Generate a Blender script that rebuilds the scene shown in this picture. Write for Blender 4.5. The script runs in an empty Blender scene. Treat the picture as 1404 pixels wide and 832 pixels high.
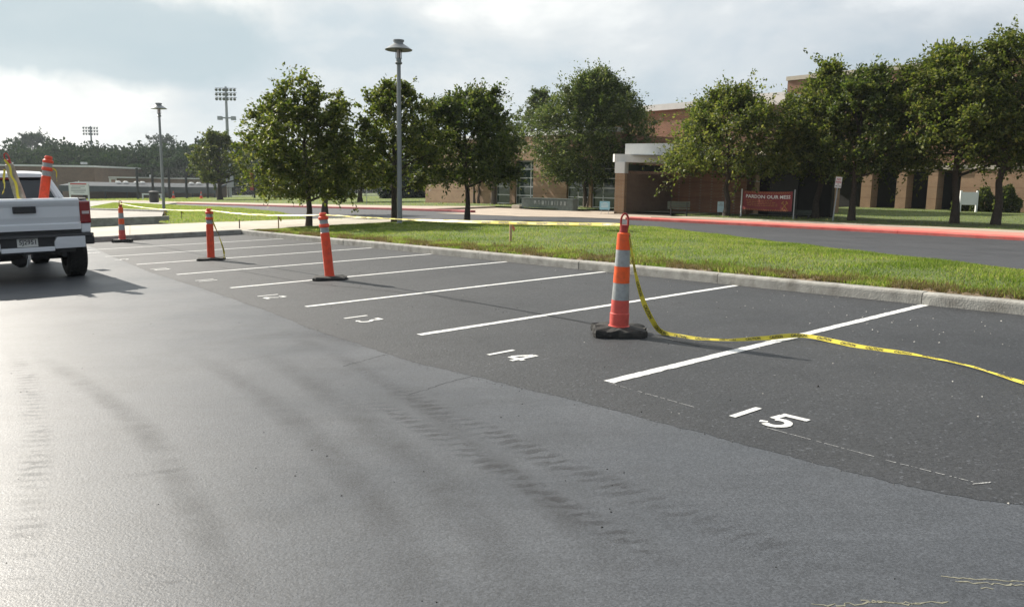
import bpy, bmesh, math, random
import numpy as np
from mathutils import Vector, Matrix
scn = bpy.context.scene
COL = scn.collection
D2R = math.radians
# ------------------------------------------------------------------ camera
F, CX, CY, HC = 1080.64, 702.0, 416.0, 1.56
RW = np.array([[0.9998798676681689, -0.015326345760576874, -0.0023137323769681674],
               [0.0, 0.14927298454080742, -0.9887960234984159],
               [0.015500007480158954, 0.9886772371264076, 0.14925505202909517]])   # camera axes -> world
NG = np.array([-3.10275521e-02, 0.0, 9.99518532e-01])        # lot normal: the lot falls to the left
CAMP = NG * HC
cam = bpy.data.cameras.new('camera'); camo = bpy.data.objects.new('camera', cam); COL.objects.link(camo)
m4 = Matrix([list(RW[i]) + [CAMP[i]] for i in range(3)] + [[0, 0, 0, 1]])
camo.matrix_world = m4
cam.sensor_width = 36; cam.lens = F / 1404 * 36; cam.clip_start = 0.05; cam.clip_end = 6000
scn.camera = camo
# ------------------------------------------------------------------ light
SUN_AZ, SUN_EL = D2R(-48.5), D2R(31.5)
SUND = Vector((math.sin(SUN_AZ) * math.cos(SUN_EL), math.cos(SUN_AZ) * math.cos(SUN_EL), math.sin(SUN_EL)))
sl = bpy.data.lights.new('sun', 'SUN'); sl.energy = 5.0; sl.angle = D2R(0.6); sl.color = (1.0, 0.93, 0.82)
so = bpy.data.objects.new('sun', sl); COL.objects.link(so); so.location = (0, 0, 60)
so.rotation_euler = SUND.to_track_quat('Z', 'Y').to_euler()
scn.view_settings.view_transform = 'Standard'; scn.view_settings.look = 'None'
scn.view_settings.gamma = 1; scn.view_settings.exposure = 0.62
w = bpy.data.worlds.new('World'); scn.world = w; w.use_nodes = True
nt = w.node_tree; nt.nodes.clear()
def N(t, ty, **k):
    n = t.nodes.new(ty)
    for a, b in k.items():
        if a == 'inp':
            for i, v in b.items(): n.inputs[i].default_value = v
        else: setattr(n, a, b)
    return n
def L(t, a, ao, b, bi): t.links.new(a.outputs[ao], b.inputs[bi])
def ramp(t, pts, interp='LINEAR'):
    r = N(t, 'ShaderNodeValToRGB'); cr = r.color_ramp; cr.interpolation = interp
    while len(cr.elements) < len(pts): cr.elements.new(0.5)
    for e, (p, c) in zip(cr.elements, pts):
        e.position = p; e.color = c if len(c) == 4 else (*c, 1)
    return r
sky = N(nt, 'ShaderNodeTexSky', sky_type='NISHITA', sun_disc=False, sun_elevation=SUN_EL, sun_rotation=SUN_AZ % (2 * math.pi),
        air_density=1.0, dust_density=2.0, ozone_density=1.5)
tc = N(nt, 'ShaderNodeTexCoord')
sep = N(nt, 'ShaderNodeSeparateXYZ'); L(nt, tc, 'Generated', sep, 0)
mp = N(nt, 'ShaderNodeMapping'); mp.inputs['Location'].default_value = (0.35, 0.2, 0.75); mp.inputs['Scale'].default_value = (1.0, 1.0, 2.1); L(nt, tc, 'Generated', mp, 0)
n1 = N(nt, 'ShaderNodeTexNoise', inp={'Scale': 1.9, 'Detail': 6, 'Roughness': 0.5, 'Distortion': 0.15}); L(nt, mp, 0, n1, 'Vector')
n2 = N(nt, 'ShaderNodeTexNoise', inp={'Scale': 3.2, 'Detail': 9, 'Roughness': 0.56, 'Distortion': 0.2}); L(nt, mp, 0, n2, 'Vector')
cov = ramp(nt, [(0.38, (0, 0, 0)), (0.56, (1, 1, 1))]); L(nt, n1, 0, cov, 0)
den = ramp(nt, [(0.36, (0.56, 0.635, 0.69)), (0.49, (0.72, 0.755, 0.775)), (0.61, (0.98, 0.985, 0.97))]); L(nt, n2, 0, den, 0)
# thin cloud scatters light forwards: bright on the sun's side, duller on the far side
dot = N(nt, 'ShaderNodeVectorMath', operation='DOT_PRODUCT'); dot.inputs[1].default_value = SUND
L(nt, tc, 'Generated', dot, 0)
hf = N(nt, 'ShaderNodeMath', operation='MULTIPLY_ADD', inp={1: 0.5, 2: 0.5}); L(nt, dot, 'Value', hf, 0)
fw = ramp(nt, [(0.0, (0.36, 0.40, 0.45)), (0.5, (0.64, 0.68, 0.73)), (0.72, (0.93, 0.945, 0.96)), (0.98, (1.10, 1.09, 1.05))]); L(nt, hf, 0, fw, 0)
mul = N(nt, 'ShaderNodeMix', data_type='RGBA', blend_type='MULTIPLY', inp={0: 1.0}); L(nt, den, 0, mul, 6); L(nt, fw, 0, mul, 7)
thin = N(nt, 'ShaderNodeMix', data_type='RGBA', blend_type='MIX', inp={0: 0.85}); L(nt, sky, 0, thin, 6)
sc_ = N(nt, 'ShaderNodeMix', data_type='RGBA', blend_type='MULTIPLY', inp={0: 1.0, 7: (10.0, 10.0, 10.0, 1)}); L(nt, mul, 2, sc_, 6)
L(nt, sc_, 2, thin, 7)
mixc = N(nt, 'ShaderNodeMix', data_type='RGBA'); L(nt, cov, 0, mixc, 0); L(nt, thin, 2, mixc, 6); L(nt, sc_, 2, mixc, 7)
# one broad blue-grey cloud bank standing in the north-west
cvec = N(nt, 'ShaderNodeVectorMath', operation='SUBTRACT'); cvec.inputs[1].default_value = (math.sin(D2R(-27.5)) * .98, math.cos(D2R(-27.5)) * .98, .150); L(nt, tc, 'Generated', cvec, 0)
cmp_ = N(nt, 'ShaderNodeMapping'); cmp_.inputs['Rotation'].default_value = (0, 0, D2R(-26)); cmp_.inputs['Scale'].default_value = (4.6, 4.6, 17.0); cmp_.vector_type = 'POINT'; L(nt, cvec, 0, cmp_, 0)
cl_ = N(nt, 'ShaderNodeVectorMath', operation='LENGTH'); L(nt, cmp_, 0, cl_, 0)
cn_ = N(nt, 'ShaderNodeTexNoise', inp={'Scale': 7.0, 'Detail': 9, 'Roughness': 0.58}); L(nt, tc, 'Generated', cn_, 'Vector')
ca_ = N(nt, 'ShaderNodeMath', operation='MULTIPLY_ADD', inp={1: 1.5}); L(nt, cn_, 0, ca_, 0); L(nt, cl_, 'Value', ca_, 2)
cr_ = ramp(nt, [(0.0, (1,) * 3), (0.58, (.9,) * 3), (0.70, (0,) * 3)]); cd_ = N(nt, 'ShaderNodeMath', operation='MULTIPLY', inp={1: 0.4}); L(nt, ca_, 0, cd_, 0); L(nt, cd_, 0, cr_, 0)
cm_ = N(nt, 'ShaderNodeMath', operation='MULTIPLY', inp={1: 0.85}); L(nt, cr_, 0, cm_, 0)
bank = N(nt, 'ShaderNodeMix', data_type='RGBA', inp={7: (4.9, 5.9, 6.35, 1)}); L(nt, cm_, 0, bank, 0); L(nt, mixc, 2, bank, 6)
bg = N(nt, 'ShaderNodeBackground', inp={1: 0.073}); L(nt, bank, 2, bg, 0)
wo = N(nt, 'ShaderNodeOutputWorld'); L(nt, bg, 0, wo, 0)
# ------------------------------------------------------------------ terrain and placing
U3 = np.array([0.63616863, -0.77129727, 0.01974826]); V3 = np.array([0.77092592, 0.63647507, 0.02393147])
U2 = U3[:2] / np.linalg.norm(U3[:2]); V2 = V3[:2] / np.linalg.norm(V3[:2])
SX = 0.031042498
def terr(x, y):
    """height of the land: lot and left field fall to the left, school side is level"""
    x = np.asarray(x, float); y = np.asarray(y, float)
    v = x * V2[0] + y * V2[1]
    t = np.clip((v - 10.5) / 13.5, 0, 1); s = t * t * (3 - 2 * t)
    z = SX * x * np.where(x > 0, 1 - s, 1.0)
    return np.maximum(z, -4.5)
def hit(px, py, h=0.0):
    """ground point seen at a pixel of the photograph"""
    d = RW @ np.array([(px - CX) / F, -(py - CY) / F, -1.0]); t = lo = 1.0
    while t < 900:
        p = CAMP + d * t
        if p[2] - terr(p[0], p[1]) - h < 0: break
        lo = t; t *= 1.02
    for _ in range(36):
        m = (lo + t) / 2; p = CAMP + d * m
        if p[2] - terr(p[0], p[1]) - h < 0: t = m
        else: lo = m
    p = CAMP + d * t
    return np.array([p[0], p[1], terr(p[0], p[1]) + h])
def depth(p): return -((RW.T @ (np.array(p) - CAMP))[2])
def hgt(p, ty):
    """height above p that reaches image row ty"""
    lo, hi = 0.0, 60.0
    for _ in range(45):
        m = (lo + hi) / 2; q = RW.T @ (np.array(p) + [0, 0, m] - CAMP)
        if CY - F * q[1] / -q[2] > ty: lo = m
        else: hi = m
    return lo
def ppm(p): return F / depth(p)
def P(u, v, h=0.0):
    x, y = u * U2 + v * V2
    return np.array([x, y, float(terr(x, y)) + h])
def uvh(px, py, h=0.0):
    p = hit(px, py, h); return float(p[:2] @ U2), float(p[:2] @ V2)
A_U = math.atan2(U2[1], U2[0]); A_V = math.atan2(V2[1], V2[0])
# ------------------------------------------------------------------ materials
MATS = {}
def newmat(name):
    m = bpy.data.materials.new(name); m.use_nodes = True; t = m.node_tree
    return m, t, t.nodes['Principled BSDF']
def pm(name, col, rough=0.6, var=0.15, scale=6.0, bump=0.0, bscale=60.0, metal=0.0, spec=0.5, dirt=None, dscale=1.5, damt=0.4):
    """painted / worn surface: base colour with two octaves of variation, optional dirt, fine bump"""
    m, t, b = newmat(name); tcn = N(t, 'ShaderNodeTexCoord')
    n = N(t, 'ShaderNodeTexNoise', inp={'Scale': scale, 'Detail': 6, 'Roughness': 0.6}); L(t, tcn, 'Object', n, 'Vector')
    lo = tuple(max(0, c * (1 - var)) for c in col); hi = tuple(min(1, c * (1 + var)) for c in col)
    r = ramp(t, [(0.3, lo), (0.7, hi)]); L(t, n, 0, r, 0); out = (r, 0)
    if dirt:
        n2_ = N(t, 'ShaderNodeTexNoise', inp={'Scale': dscale, 'Detail': 8, 'Roughness': 0.65}); L(t, tcn, 'Object', n2_, 'Vector')
        r2 = ramp(t, [(0.45, (0, 0, 0)), (0.75, (damt,) * 3)]); L(t, n2_, 0, r2, 0)
        mx = N(t, 'ShaderNodeMix', data_type='RGBA', inp={7: (*dirt, 1)}); L(t, r2, 0, mx, 0); L(t, *out, mx, 6); out = (mx, 2)
    L(t, *out, b, 'Base Color')
    b.inputs['Roughness'].default_value = rough; b.inputs['Metallic'].default_value = metal
    b.inputs['Specular IOR Level'].default_value = spec
    if bump:
        n3 = N(t, 'ShaderNodeTexNoise', inp={'Scale': bscale, 'Detail': 4}); L(t, tcn, 'Object', n3, 'Vector')
        bp = N(t, 'ShaderNodeBump', inp={'Strength': bump, 'Distance': 0.01}); L(t, n3, 0, bp, 'Height'); L(t, bp, 0, b, 'Normal')
    MATS[name] = m; return m
def asphalt(name, lo, hi, rough, aggr=260.0, bump=0.5, stain=0.35, speck=0.0, streak=0.0):
    m, t, b = newmat(name); tcn = N(t, 'ShaderNodeTexCoord')
    big = N(t, 'ShaderNodeTexNoise', inp={'Scale': 0.55, 'Detail': 7, 'Roughness': 0.62}); L(t, tcn, 'Object', big, 'Vector')
    r = ramp(t, [(0.3, lo), (0.72, hi)]); L(t, big, 0, r, 0)
    vo = N(t, 'ShaderNodeTexVoronoi', inp={'Scale': aggr}); L(t, tcn, 'Object', vo, 'Vector')
    sepc = N(t, 'ShaderNodeSeparateColor'); L(t, vo, 'Color', sepc, 0)
    g = ramp(t, [(0.0, (0.55,) * 3), (0.8, (1.15,) * 3), (0.97, (1.35,) * 3), (1.0, (2.2 + speck,) * 3)]); L(t, sepc, 0, g, 0)
    mx = N(t, 'ShaderNodeMix', data_type='RGBA', blend_type='MULTIPLY', inp={0: 0.8}); L(t, r, 0, mx, 6); L(t, g, 0, mx, 7)
    out = (mx, 2)
    # oil and dust blotches
    n2_ = N(t, 'ShaderNodeTexNoise', inp={'Scale': 1.7, 'Detail': 9, 'Roughness': 0.7, 'Distortion': 0.4}); L(t, tcn, 'Object', n2_, 'Vector')
    r2 = ramp(t, [(0.5, (1, 1, 1)), (0.72, (1 - stain,) * 3)]); L(t, n2_, 0, r2, 0)
    m2 = N(t, 'ShaderNodeMix', data_type='RGBA', blend_type='MULTIPLY', inp={0: 1.0}); L(t, *out, m2, 6); L(t, r2, 0, m2, 7); out = (m2, 2)
    rr = ramp(t, [(0.35, (rough - 0.07,) * 3), (0.7, (rough + 0.08,) * 3)])
    if streak:
        mpn = N(t, 'ShaderNodeMapping'); mpn.inputs['Rotation'].default_value = (0, 0, -A_U + D2R(8)); mpn.inputs['Scale'].default_value = (0.22, 2.4, 1)
        L(t, tcn, 'Object', mpn, 0)
        ns = N(t, 'ShaderNodeTexNoise', inp={'Scale': 1.3, 'Detail': 6, 'Roughness': 0.6, 'Distortion': 0.8}); L(t, mpn, 0, ns, 'Vector')
        rs = ramp(t, [(0.35, (1 - streak,) * 3), (0.65, (1 + streak,) * 3)]); L(t, ns, 0, rs, 0)
        m3 = N(t, 'ShaderNodeMix', data_type='RGBA', blend_type='MULTIPLY', inp={0: 1.0}); L(t, *out, m3, 6); L(t, rs, 0, m3, 7); out = (m3, 2)
    L(t, big, 0, rr, 0)
    L(t, *out, b, 'Base Color'); L(t, rr, 0, b, 'Roughness')
    nb = N(t, 'ShaderNodeTexNoise', inp={'Scale': aggr * 0.55, 'Detail': 5, 'Roughness': 0.65}); L(t, tcn, 'Object', nb, 'Vector')
    bp = N(t, 'ShaderNodeBump', inp={'Strength': bump, 'Distance': 0.008}); L(t, nb, 0, bp, 'Height'); L(t, bp, 0, b, 'Normal')
    MATS[name] = m; return m
def leafmat(name, cols, trans=0.35, rough=0.5, spec=0.22):
    m, t, b = newmat(name)
    g = N(t, 'ShaderNodeNewGeometry'); k = len(cols)
    r = ramp(t, [(i / (k - 1), c) for i, c in enumerate(cols)]); L(t, g, 'Random Per Island', r, 0)
    L(t, r, 0, b, 'Base Color'); b.inputs['Roughness'].default_value = rough; b.inputs['Specular IOR Level'].default_value = spec
    tr = N(t, 'ShaderNodeBsdfTranslucent')
    hs = N(t, 'ShaderNodeHueSaturation', inp={'Saturation': 1.12, 'Value': 2.1}); L(t, r, 0, hs, 'Color'); L(t, hs, 0, tr, 0)
    mx = N(t, 'ShaderNodeMixShader', inp={0: trans}); L(t, b, 0, mx, 1); L(t, tr, 0, mx, 2)
    L(t, mx, 0, t.nodes['Material Output'], 0); MATS[name] = m; return m
def brick(name, c1, c2, mortar, band=True):
    m, t, b = newmat(name); tcn = N(t, 'ShaderNodeTexCoord'); s = N(t, 'ShaderNodeSeparateXYZ'); L(t, tcn, 'Object', s, 0)
    ad = N(t, 'ShaderNodeMath', operation='ADD'); L(t, s, 0, ad, 0); L(t, s, 1, ad, 1)
    cb = N(t, 'ShaderNodeCombineXYZ'); L(t, ad, 0, cb, 0); L(t, s, 2, cb, 1)
    bt = N(t, 'ShaderNodeTexBrick', inp={'Color1': (*c1, 1), 'Color2': (*c2, 1), 'Mortar': (*mortar, 1), 'Scale': 1.0, 'Mortar Size': 0.008,
           'Brick Width': 0.21, 'Row Height': 0.075}); L(t, cb, 0, bt, 'Vector')
    n = N(t, 'ShaderNodeTexNoise', inp={'Scale': 0.8, 'Detail': 8, 'Roughness': 0.7}); L(t, tcn, 'Object', n, 'Vector')
    r = ramp(t, [(0.3, (0.8,) * 3), (0.7, (1.15,) * 3)]); L(t, n, 0, r, 0)
    mx = N(t, 'ShaderNodeMix', data_type='RGBA', blend_type='MULTIPLY', inp={0: 1.0}); L(t, bt, 0, mx, 6); L(t, r, 0, mx, 7); out = (mx, 2)
    if band:                                                    # a darker soldier course every 0.9 m
        md = N(t, 'ShaderNodeMath', operation='MODULO', inp={1: 0.9}); L(t, s, 2, md, 0)
        lt = N(t, 'ShaderNodeMath', operation='LESS_THAN', inp={1: 0.1}); L(t, md, 0, lt, 0)
        ml = N(t, 'ShaderNodeMath', operation='MULTIPLY', inp={1: 0.35}); L(t, lt, 0, ml, 0)
        m2 = N(t, 'ShaderNodeMix', data_type='RGBA', inp={7: (c1[0] * .55, c1[1] * .5, c1[2] * .5, 1)}); L(t, ml, 0, m2, 0); L(t, *out, m2, 6); out = (m2, 2)
    L(t, *out, b, 'Base Color'); b.inputs['Roughness'].default_value = 0.85
    bp = N(t, 'ShaderNodeBump', inp={'Strength': 0.5, 'Distance': 0.01}); L(t, bt, 'Fac', bp, 'Height'); bp.invert = True; L(t, bp, 0, b, 'Normal')
    MATS[name] = m; return m
def glass(name, col, rough=0.06):
    m, t, b = newmat(name); b.inputs['Base Color'].default_value = (*col, 1); b.inputs['Roughness'].default_value = rough
    b.inputs['Specular IOR Level'].default_value = 0.8
    tcn = N(t, 'ShaderNodeTexCoord'); n = N(t, 'ShaderNodeTexNoise', inp={'Scale': 1.5, 'Detail': 3}); L(t, tcn, 'Object', n, 'Vector')
    bp = N(t, 'ShaderNodeBump', inp={'Strength': 0.04, 'Distance': 0.05}); L(t, n, 0, bp, 'Height'); L(t, bp, 0, b, 'Normal')
    MATS[name] = m; return m
def decal(name, col, rough, kind, amt):
    """worn mark: covers its strip only in patches (UV: x along in metres, y across 0..1)"""
    m, t, b = newmat(name); b.inputs['Base Color'].default_value = (*col, 1); b.inputs['Roughness'].default_value = rough
    uv = N(t, 'ShaderNodeUVMap', uv_map='UVMap'); uvb = N(t, 'ShaderNodeUVMap', uv_map='along'); sb = N(t, 'ShaderNodeSeparateXYZ'); L(t, uvb, 0, sb, 0); fb = ramp(t, [(0, (0,) * 3), (.3, (1,) * 3), (.85, (1,) * 3), (1, (0,) * 3)]); L(t, sb, 0, fb, 0)
    s = N(t, 'ShaderNodeSeparateXYZ'); L(t, uv, 0, s, 0)
    e = ramp(t, [(0, (0,) * 3), (0.4, (1,) * 3), (0.6, (1,) * 3), (1, (0,) * 3)]); L(t, s, 1, e, 0)
    tcn = N(t, 'ShaderNodeTexCoord'); n = N(t, 'ShaderNodeTexNoise', inp={'Scale': 2.2, 'Detail': 8, 'Roughness': 0.75}); L(t, tcn, 'Object', n, 'Vector')
    r = ramp(t, [(0.35, (0,) * 3), (0.65, (1,) * 3)]); L(t, n, 0, r, 0)
    a0 = N(t, 'ShaderNodeMath', operation='MULTIPLY'); L(t, e, 0, a0, 0); L(t, fb, 0, a0, 1); a = N(t, 'ShaderNodeMath', operation='MULTIPLY'); L(t, a0, 0, a, 0); L(t, r, 0, a, 1); out = a
    if kind == 'tread':
        wv = N(t, 'ShaderNodeMapping'); wv.inputs['Scale'].default_value = (1, 0.10, 1); L(t, uv, 0, wv, 0)
        wt = N(t, 'ShaderNodeTexWave', wave_type='BANDS', bands_direction='DIAGONAL', inp={'Scale': 5.5, 'Distortion': 5.0, 'Detail': 4, 'Detail Scale': 3.0}); L(t, wv, 0, wt, 'Vector')
        rw = ramp(t, [(0.35, (0,) * 3), (0.75, (1,) * 3)]); L(t, wt, 0, rw, 0)
        a2 = N(t, 'ShaderNodeMath', operation='MULTIPLY'); L(t, a, 0, a2, 0); L(t, rw, 0, a2, 1); out = a2
    am = N(t, 'ShaderNodeMath', operation='MULTIPLY', inp={1: amt}); L(t, out, 0, am, 0)
    tr = N(t, 'ShaderNodeBsdfTransparent'); mx = N(t, 'ShaderNodeMixShader'); L(t, am, 0, mx, 0); L(t, tr, 0, mx, 1); L(t, b, 0, mx, 2)
    L(t, mx, 0, t.nodes['Material Output'], 0); MATS[name] = m; return m
M = MATS
asphalt('lot_asphalt', (0.0235, 0.0255, 0.029), (0.041, 0.0435, 0.048), 0.68, aggr=70, bump=0.9, stain=0.3, speck=1.2)
asphalt('lane_asphalt', (0.055, 0.060, 0.069), (0.081, 0.087, 0.097), 0.54, aggr=125, bump=0.36, stain=0.28, speck=-.75, streak=0.08)
asphalt('road_asphalt', (0.04, 0.042, 0.047), (0.06, 0.062, 0.068), 0.68, aggr=110, bump=0.3, stain=0.2, streak=0.1)
pm('concrete', (0.36, 0.34, 0.30), 0.85, 0.16, 2.0, 0.4, 90, dirt=(0.17, 0.15, 0.12), dscale=1.2, damt=0.6)
pm('curb_concrete', (0.34, 0.33, 0.30), 0.85, 0.24, 5.0, 0.8, 50, dirt=(0.11, 0.095, 0.075), dscale=3.4, damt=0.65)
pm('pink_concrete', (0.45, 0.37, 0.29), 0.85, 0.14, 1.2, 0.3, 80, dirt=(0.25, 0.20, 0.16), dscale=0.8, damt=0.5)
pm('salmon_paint', (0.68, 0.25, 0.195), 0.7, 0.14, 1.6, 0.2, 60, dirt=(0.6, 0.33, 0.26), dscale=1.1, damt=0.6)
pm('shaded_red_paint', (0.27, 0.04, 0.045), 0.7, 0.2, 2.0, 0.2, 60, dirt=(0.3, 0.12, 0.1), dscale=1.6, damt=0.5)  # darker copy of the red paint, with shade put into its colour
pm('cream_concrete', (0.47, 0.43, 0.35), 0.85, 0.12, 1.2, 0.3, 80, dirt=(0.27, 0.23, 0.18), dscale=0.9, damt=0.45)
pm('red_paint', (0.66, 0.125, 0.105), 0.6, 0.18, 2.0, 0.2, 60, dirt=(0.62, 0.28, 0.22), dscale=1.6, damt=0.6)
pm('white_paint', (0.78, 0.78, 0.76), 0.6, 0.06, 12, 0.6, 90, dirt=(0.12, 0.12, 0.12), dscale=55, damt=0.75)
pm('soil', (0.19, 0.14, 0.085), 0.95, 0.4, 9, 1.0, 25)
pm('lawn_ground', (0.085, 0.12, 0.028), 0.95, 0.35, 1.3, 0.8, 14, dirt=(0.14, 0.125, 0.05), dscale=0.5, damt=0.4)
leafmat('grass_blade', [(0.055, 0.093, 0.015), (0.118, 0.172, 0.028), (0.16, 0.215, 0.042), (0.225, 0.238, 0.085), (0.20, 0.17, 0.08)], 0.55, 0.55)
leafmat('grass_deep_blade', [(0.045, 0.08, 0.014), (0.088, 0.138, 0.023), (0.12, 0.17, 0.032), (0.165, 0.175, 0.06)], 0.5, 0.55)  # deeper green blades, mixed in by patches over the island
leafmat('dry_blade', [(0.10, 0.075, 0.03), (0.17, 0.13, 0.06), (0.06, 0.06, 0.02), (0.21, 0.17, 0.09)], 0.3, 0.6)
leafmat('leaf_olive', [(0.028, 0.045, 0.010), (0.062, 0.085, 0.017), (0.108, 0.128, 0.028), (0.148, 0.148, 0.046)], 0.42, 0.52)
leafmat('leaf_dark', [(0.022, 0.037, 0.010), (0.045, 0.067, 0.015), (0.075, 0.098, 0.022), (0.11, 0.12, 0.036)], 0.4, 0.52)
leafmat('leaf_mid', [(0.028, 0.046, 0.014), (0.052, 0.076, 0.02), (0.085, 0.108, 0.03), (0.12, 0.135, 0.05)], 0.38, 0.45)
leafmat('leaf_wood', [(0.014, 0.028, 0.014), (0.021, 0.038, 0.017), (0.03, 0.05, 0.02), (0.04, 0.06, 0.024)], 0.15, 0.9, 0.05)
leafmat('leaf_light_wood', [(0.05, 0.085, 0.02), (0.07, 0.11, 0.025), (0.09, 0.13, 0.03)], 0.3, 0.6)
leafmat('needle', [(0.010, 0.020, 0.012), (0.018, 0.032, 0.018), (0.028, 0.045, 0.022)], 0.12, 0.6)
pm('bark', (0.055, 0.042, 0.033), 0.9, 0.35, 14, 1.0, 40)
pm('pale_bark', (0.13, 0.10, 0.08), 0.9, 0.35, 10, 0.8, 40)
brick('tan_brick', (0.36, 0.215, 0.115), (0.31, 0.175, 0.095), (0.33, 0.28, 0.22))
brick('red_brick', (0.27, 0.125, 0.065), (0.22, 0.10, 0.055), (0.28, 0.22, 0.17))
brick('brown_brick', (0.20, 0.125, 0.085), (0.17, 0.105, 0.07), (0.21, 0.17, 0.13), band=False)
pm('pale_stone', (0.5, 0.44, 0.36), 0.8, 0.1, 3, 0.2, 60)
pm('white_panel', (0.72, 0.72, 0.70), 0.55, 0.05, 1.5, dirt=(0.4, 0.39, 0.36), dscale=1.0, damt=0.3)
pm('soffit', (0.30, 0.27, 0.22), 0.8, 0.1, 2)
pm('roof_grey', (0.10, 0.11, 0.12), 0.95, 0.12, 1.0, spec=0.1)
pm('interior_shade', (0.015, 0.014, 0.014), 0.7, 0.3, 2)  # near-black colour stands in for the shade inside recesses
glass('window_glass', (0.025, 0.045, 0.035)); glass('truck_glass', (0.012, 0.014, 0.016), 0.03)
pm('window_frame', (0.62, 0.63, 0.62), 0.45, 0.06, 4)
pm('pole_grey', (0.24, 0.255, 0.265), 0.45, 0.12, 3, metal=0.35)
pm('galvanized', (0.36, 0.38, 0.39), 0.5, 0.14, 5, metal=0.4)
pm('dark_metal', (0.03, 0.03, 0.032), 0.5, 0.2, 6)
pm('slate_green', (0.10, 0.125, 0.115), 0.7, 0.25, 5, 0.3, 30)
pm('letter_grey', (0.21, 0.235, 0.225), 0.6, 0.1, 5)
pm('orange_plastic', (0.82, 0.105, 0.016), 0.42, 0.1, 9, 0.1, 40, dirt=(0.30, 0.07, 0.03), dscale=11, damt=0.6)
pm('faded_orange', (0.60, 0.085, 0.065), 0.5, 0.15, 9, 0.1, 40, dirt=(0.32, 0.06, 0.05), dscale=7, damt=0.5)
pm('post_orange', (0.78, 0.07, 0.022), 0.42, 0.1, 9, 0.1, 40, dirt=(0.28, 0.05, 0.025), dscale=11, damt=0.6)
pm('band_white', (0.33, 0.35, 0.355), 0.45, 0.08, 20, 0.15, 300, dirt=(0.16, 0.15, 0.13), dscale=14, damt=0.6)
pm('dirty_white', (0.34, 0.32, 0.26), 0.6, 0.25, 12, dirt=(0.14, 0.12, 0.08), dscale=9, damt=0.7)
pm('dark_red', (0.35, 0.03, 0.025), 0.45, 0.15, 9)
pm('rubber', (0.018, 0.018, 0.017), 0.8, 0.4, 14, 0.8, 40, dirt=(0.07, 0.06, 0.05), dscale=8, damt=0.5)
pm('tyre_rubber', (0.012, 0.012, 0.012), 0.85, 0.3, 14, 0.5, 60)
pm('tape_yellow', (0.62, 0.52, 0.06), 0.5, 0.08, 10, spec=0.25)
pm('tape_black', (0.02, 0.02, 0.02), 0.4, 0.1, 10)
pm('truck_white', (0.66, 0.68, 0.71), 0.28, 0.02, 3, spec=0.6)
pm('black_plastic', (0.018, 0.018, 0.02), 0.5, 0.2, 12)
pm('chrome', (0.55, 0.55, 0.56), 0.25, 0.05, 4, metal=1.0)
pm('lamp_red', (0.22, 0.008, 0.012), 0.15, 0.12, 14, spec=0.8)
pm('lamp_clear', (0.5, 0.42, 0.42), 0.15, 0.08, 20, spec=0.8)
pm('plate', (0.58, 0.58, 0.55), 0.45, 0.05, 9); pm('ink', (0.03, 0.03, 0.04), 0.5, 0.1, 9)
pm('sign_white', (0.74, 0.75, 0.75), 0.5, 0.04, 3); pm('sign_red', (0.5, 0.04, 0.04), 0.5, 0.08, 4)
pm('banner_red', (0.20, 0.018, 0.026), 0.6, 0.12, 3, 0.3, 6); pm('banner_yellow', (0.34, 0.15, 0.04), 0.6, 0.05, 3); pm('banner_white', (0.72, 0.7, 0.7), 0.6, 0.05, 3)
pm('sign_blue', (0.25, 0.48, 0.58), 0.5, 0.05, 3); pm('sign_pale_blue', (0.55, 0.72, 0.78), 0.5, 0.05, 3)
pm('wood_stake', (0.50, 0.34, 0.20), 0.8, 0.2, 12); pm('ribbon_pink', (0.75, 0.25, 0.18), 0.6, 0.1, 9)
pm('bench_green', (0.05, 0.07, 0.05), 0.55, 0.2, 7); pm('crack', (0.012, 0.012, 0.012), 0.95, 0.2, 9)
pm('old_paint', (0.19, 0.185, 0.14), 0.9, 0.4, 60); pm('chalk', (0.5, 0.5, 0.49), 0.9, 0.3, 30); pm('dark_stone', (0.07, 0.068, 0.066), 0.85, 0.5, 40); pm('pebble', (0.30, 0.29, 0.27), 0.8, 0.5, 40)
pm('field_red', (0.30, 0.035, 0.045), 0.6, 0.1, 2)
decal('tread_mark', (0.042, 0.043, 0.048), 0.75, 'tread', 0.58)
decal('tread_faint', (0.04, 0.042, 0.048), 0.75, 'tread', 0.3)
decal('tyre_shade', (0.045, 0.046, 0.05), 0.72, 'plain', 0.27)
decal('tan_stain', (0.34, 0.32, 0.24), 0.9, 'plain', 0.5)
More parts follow.
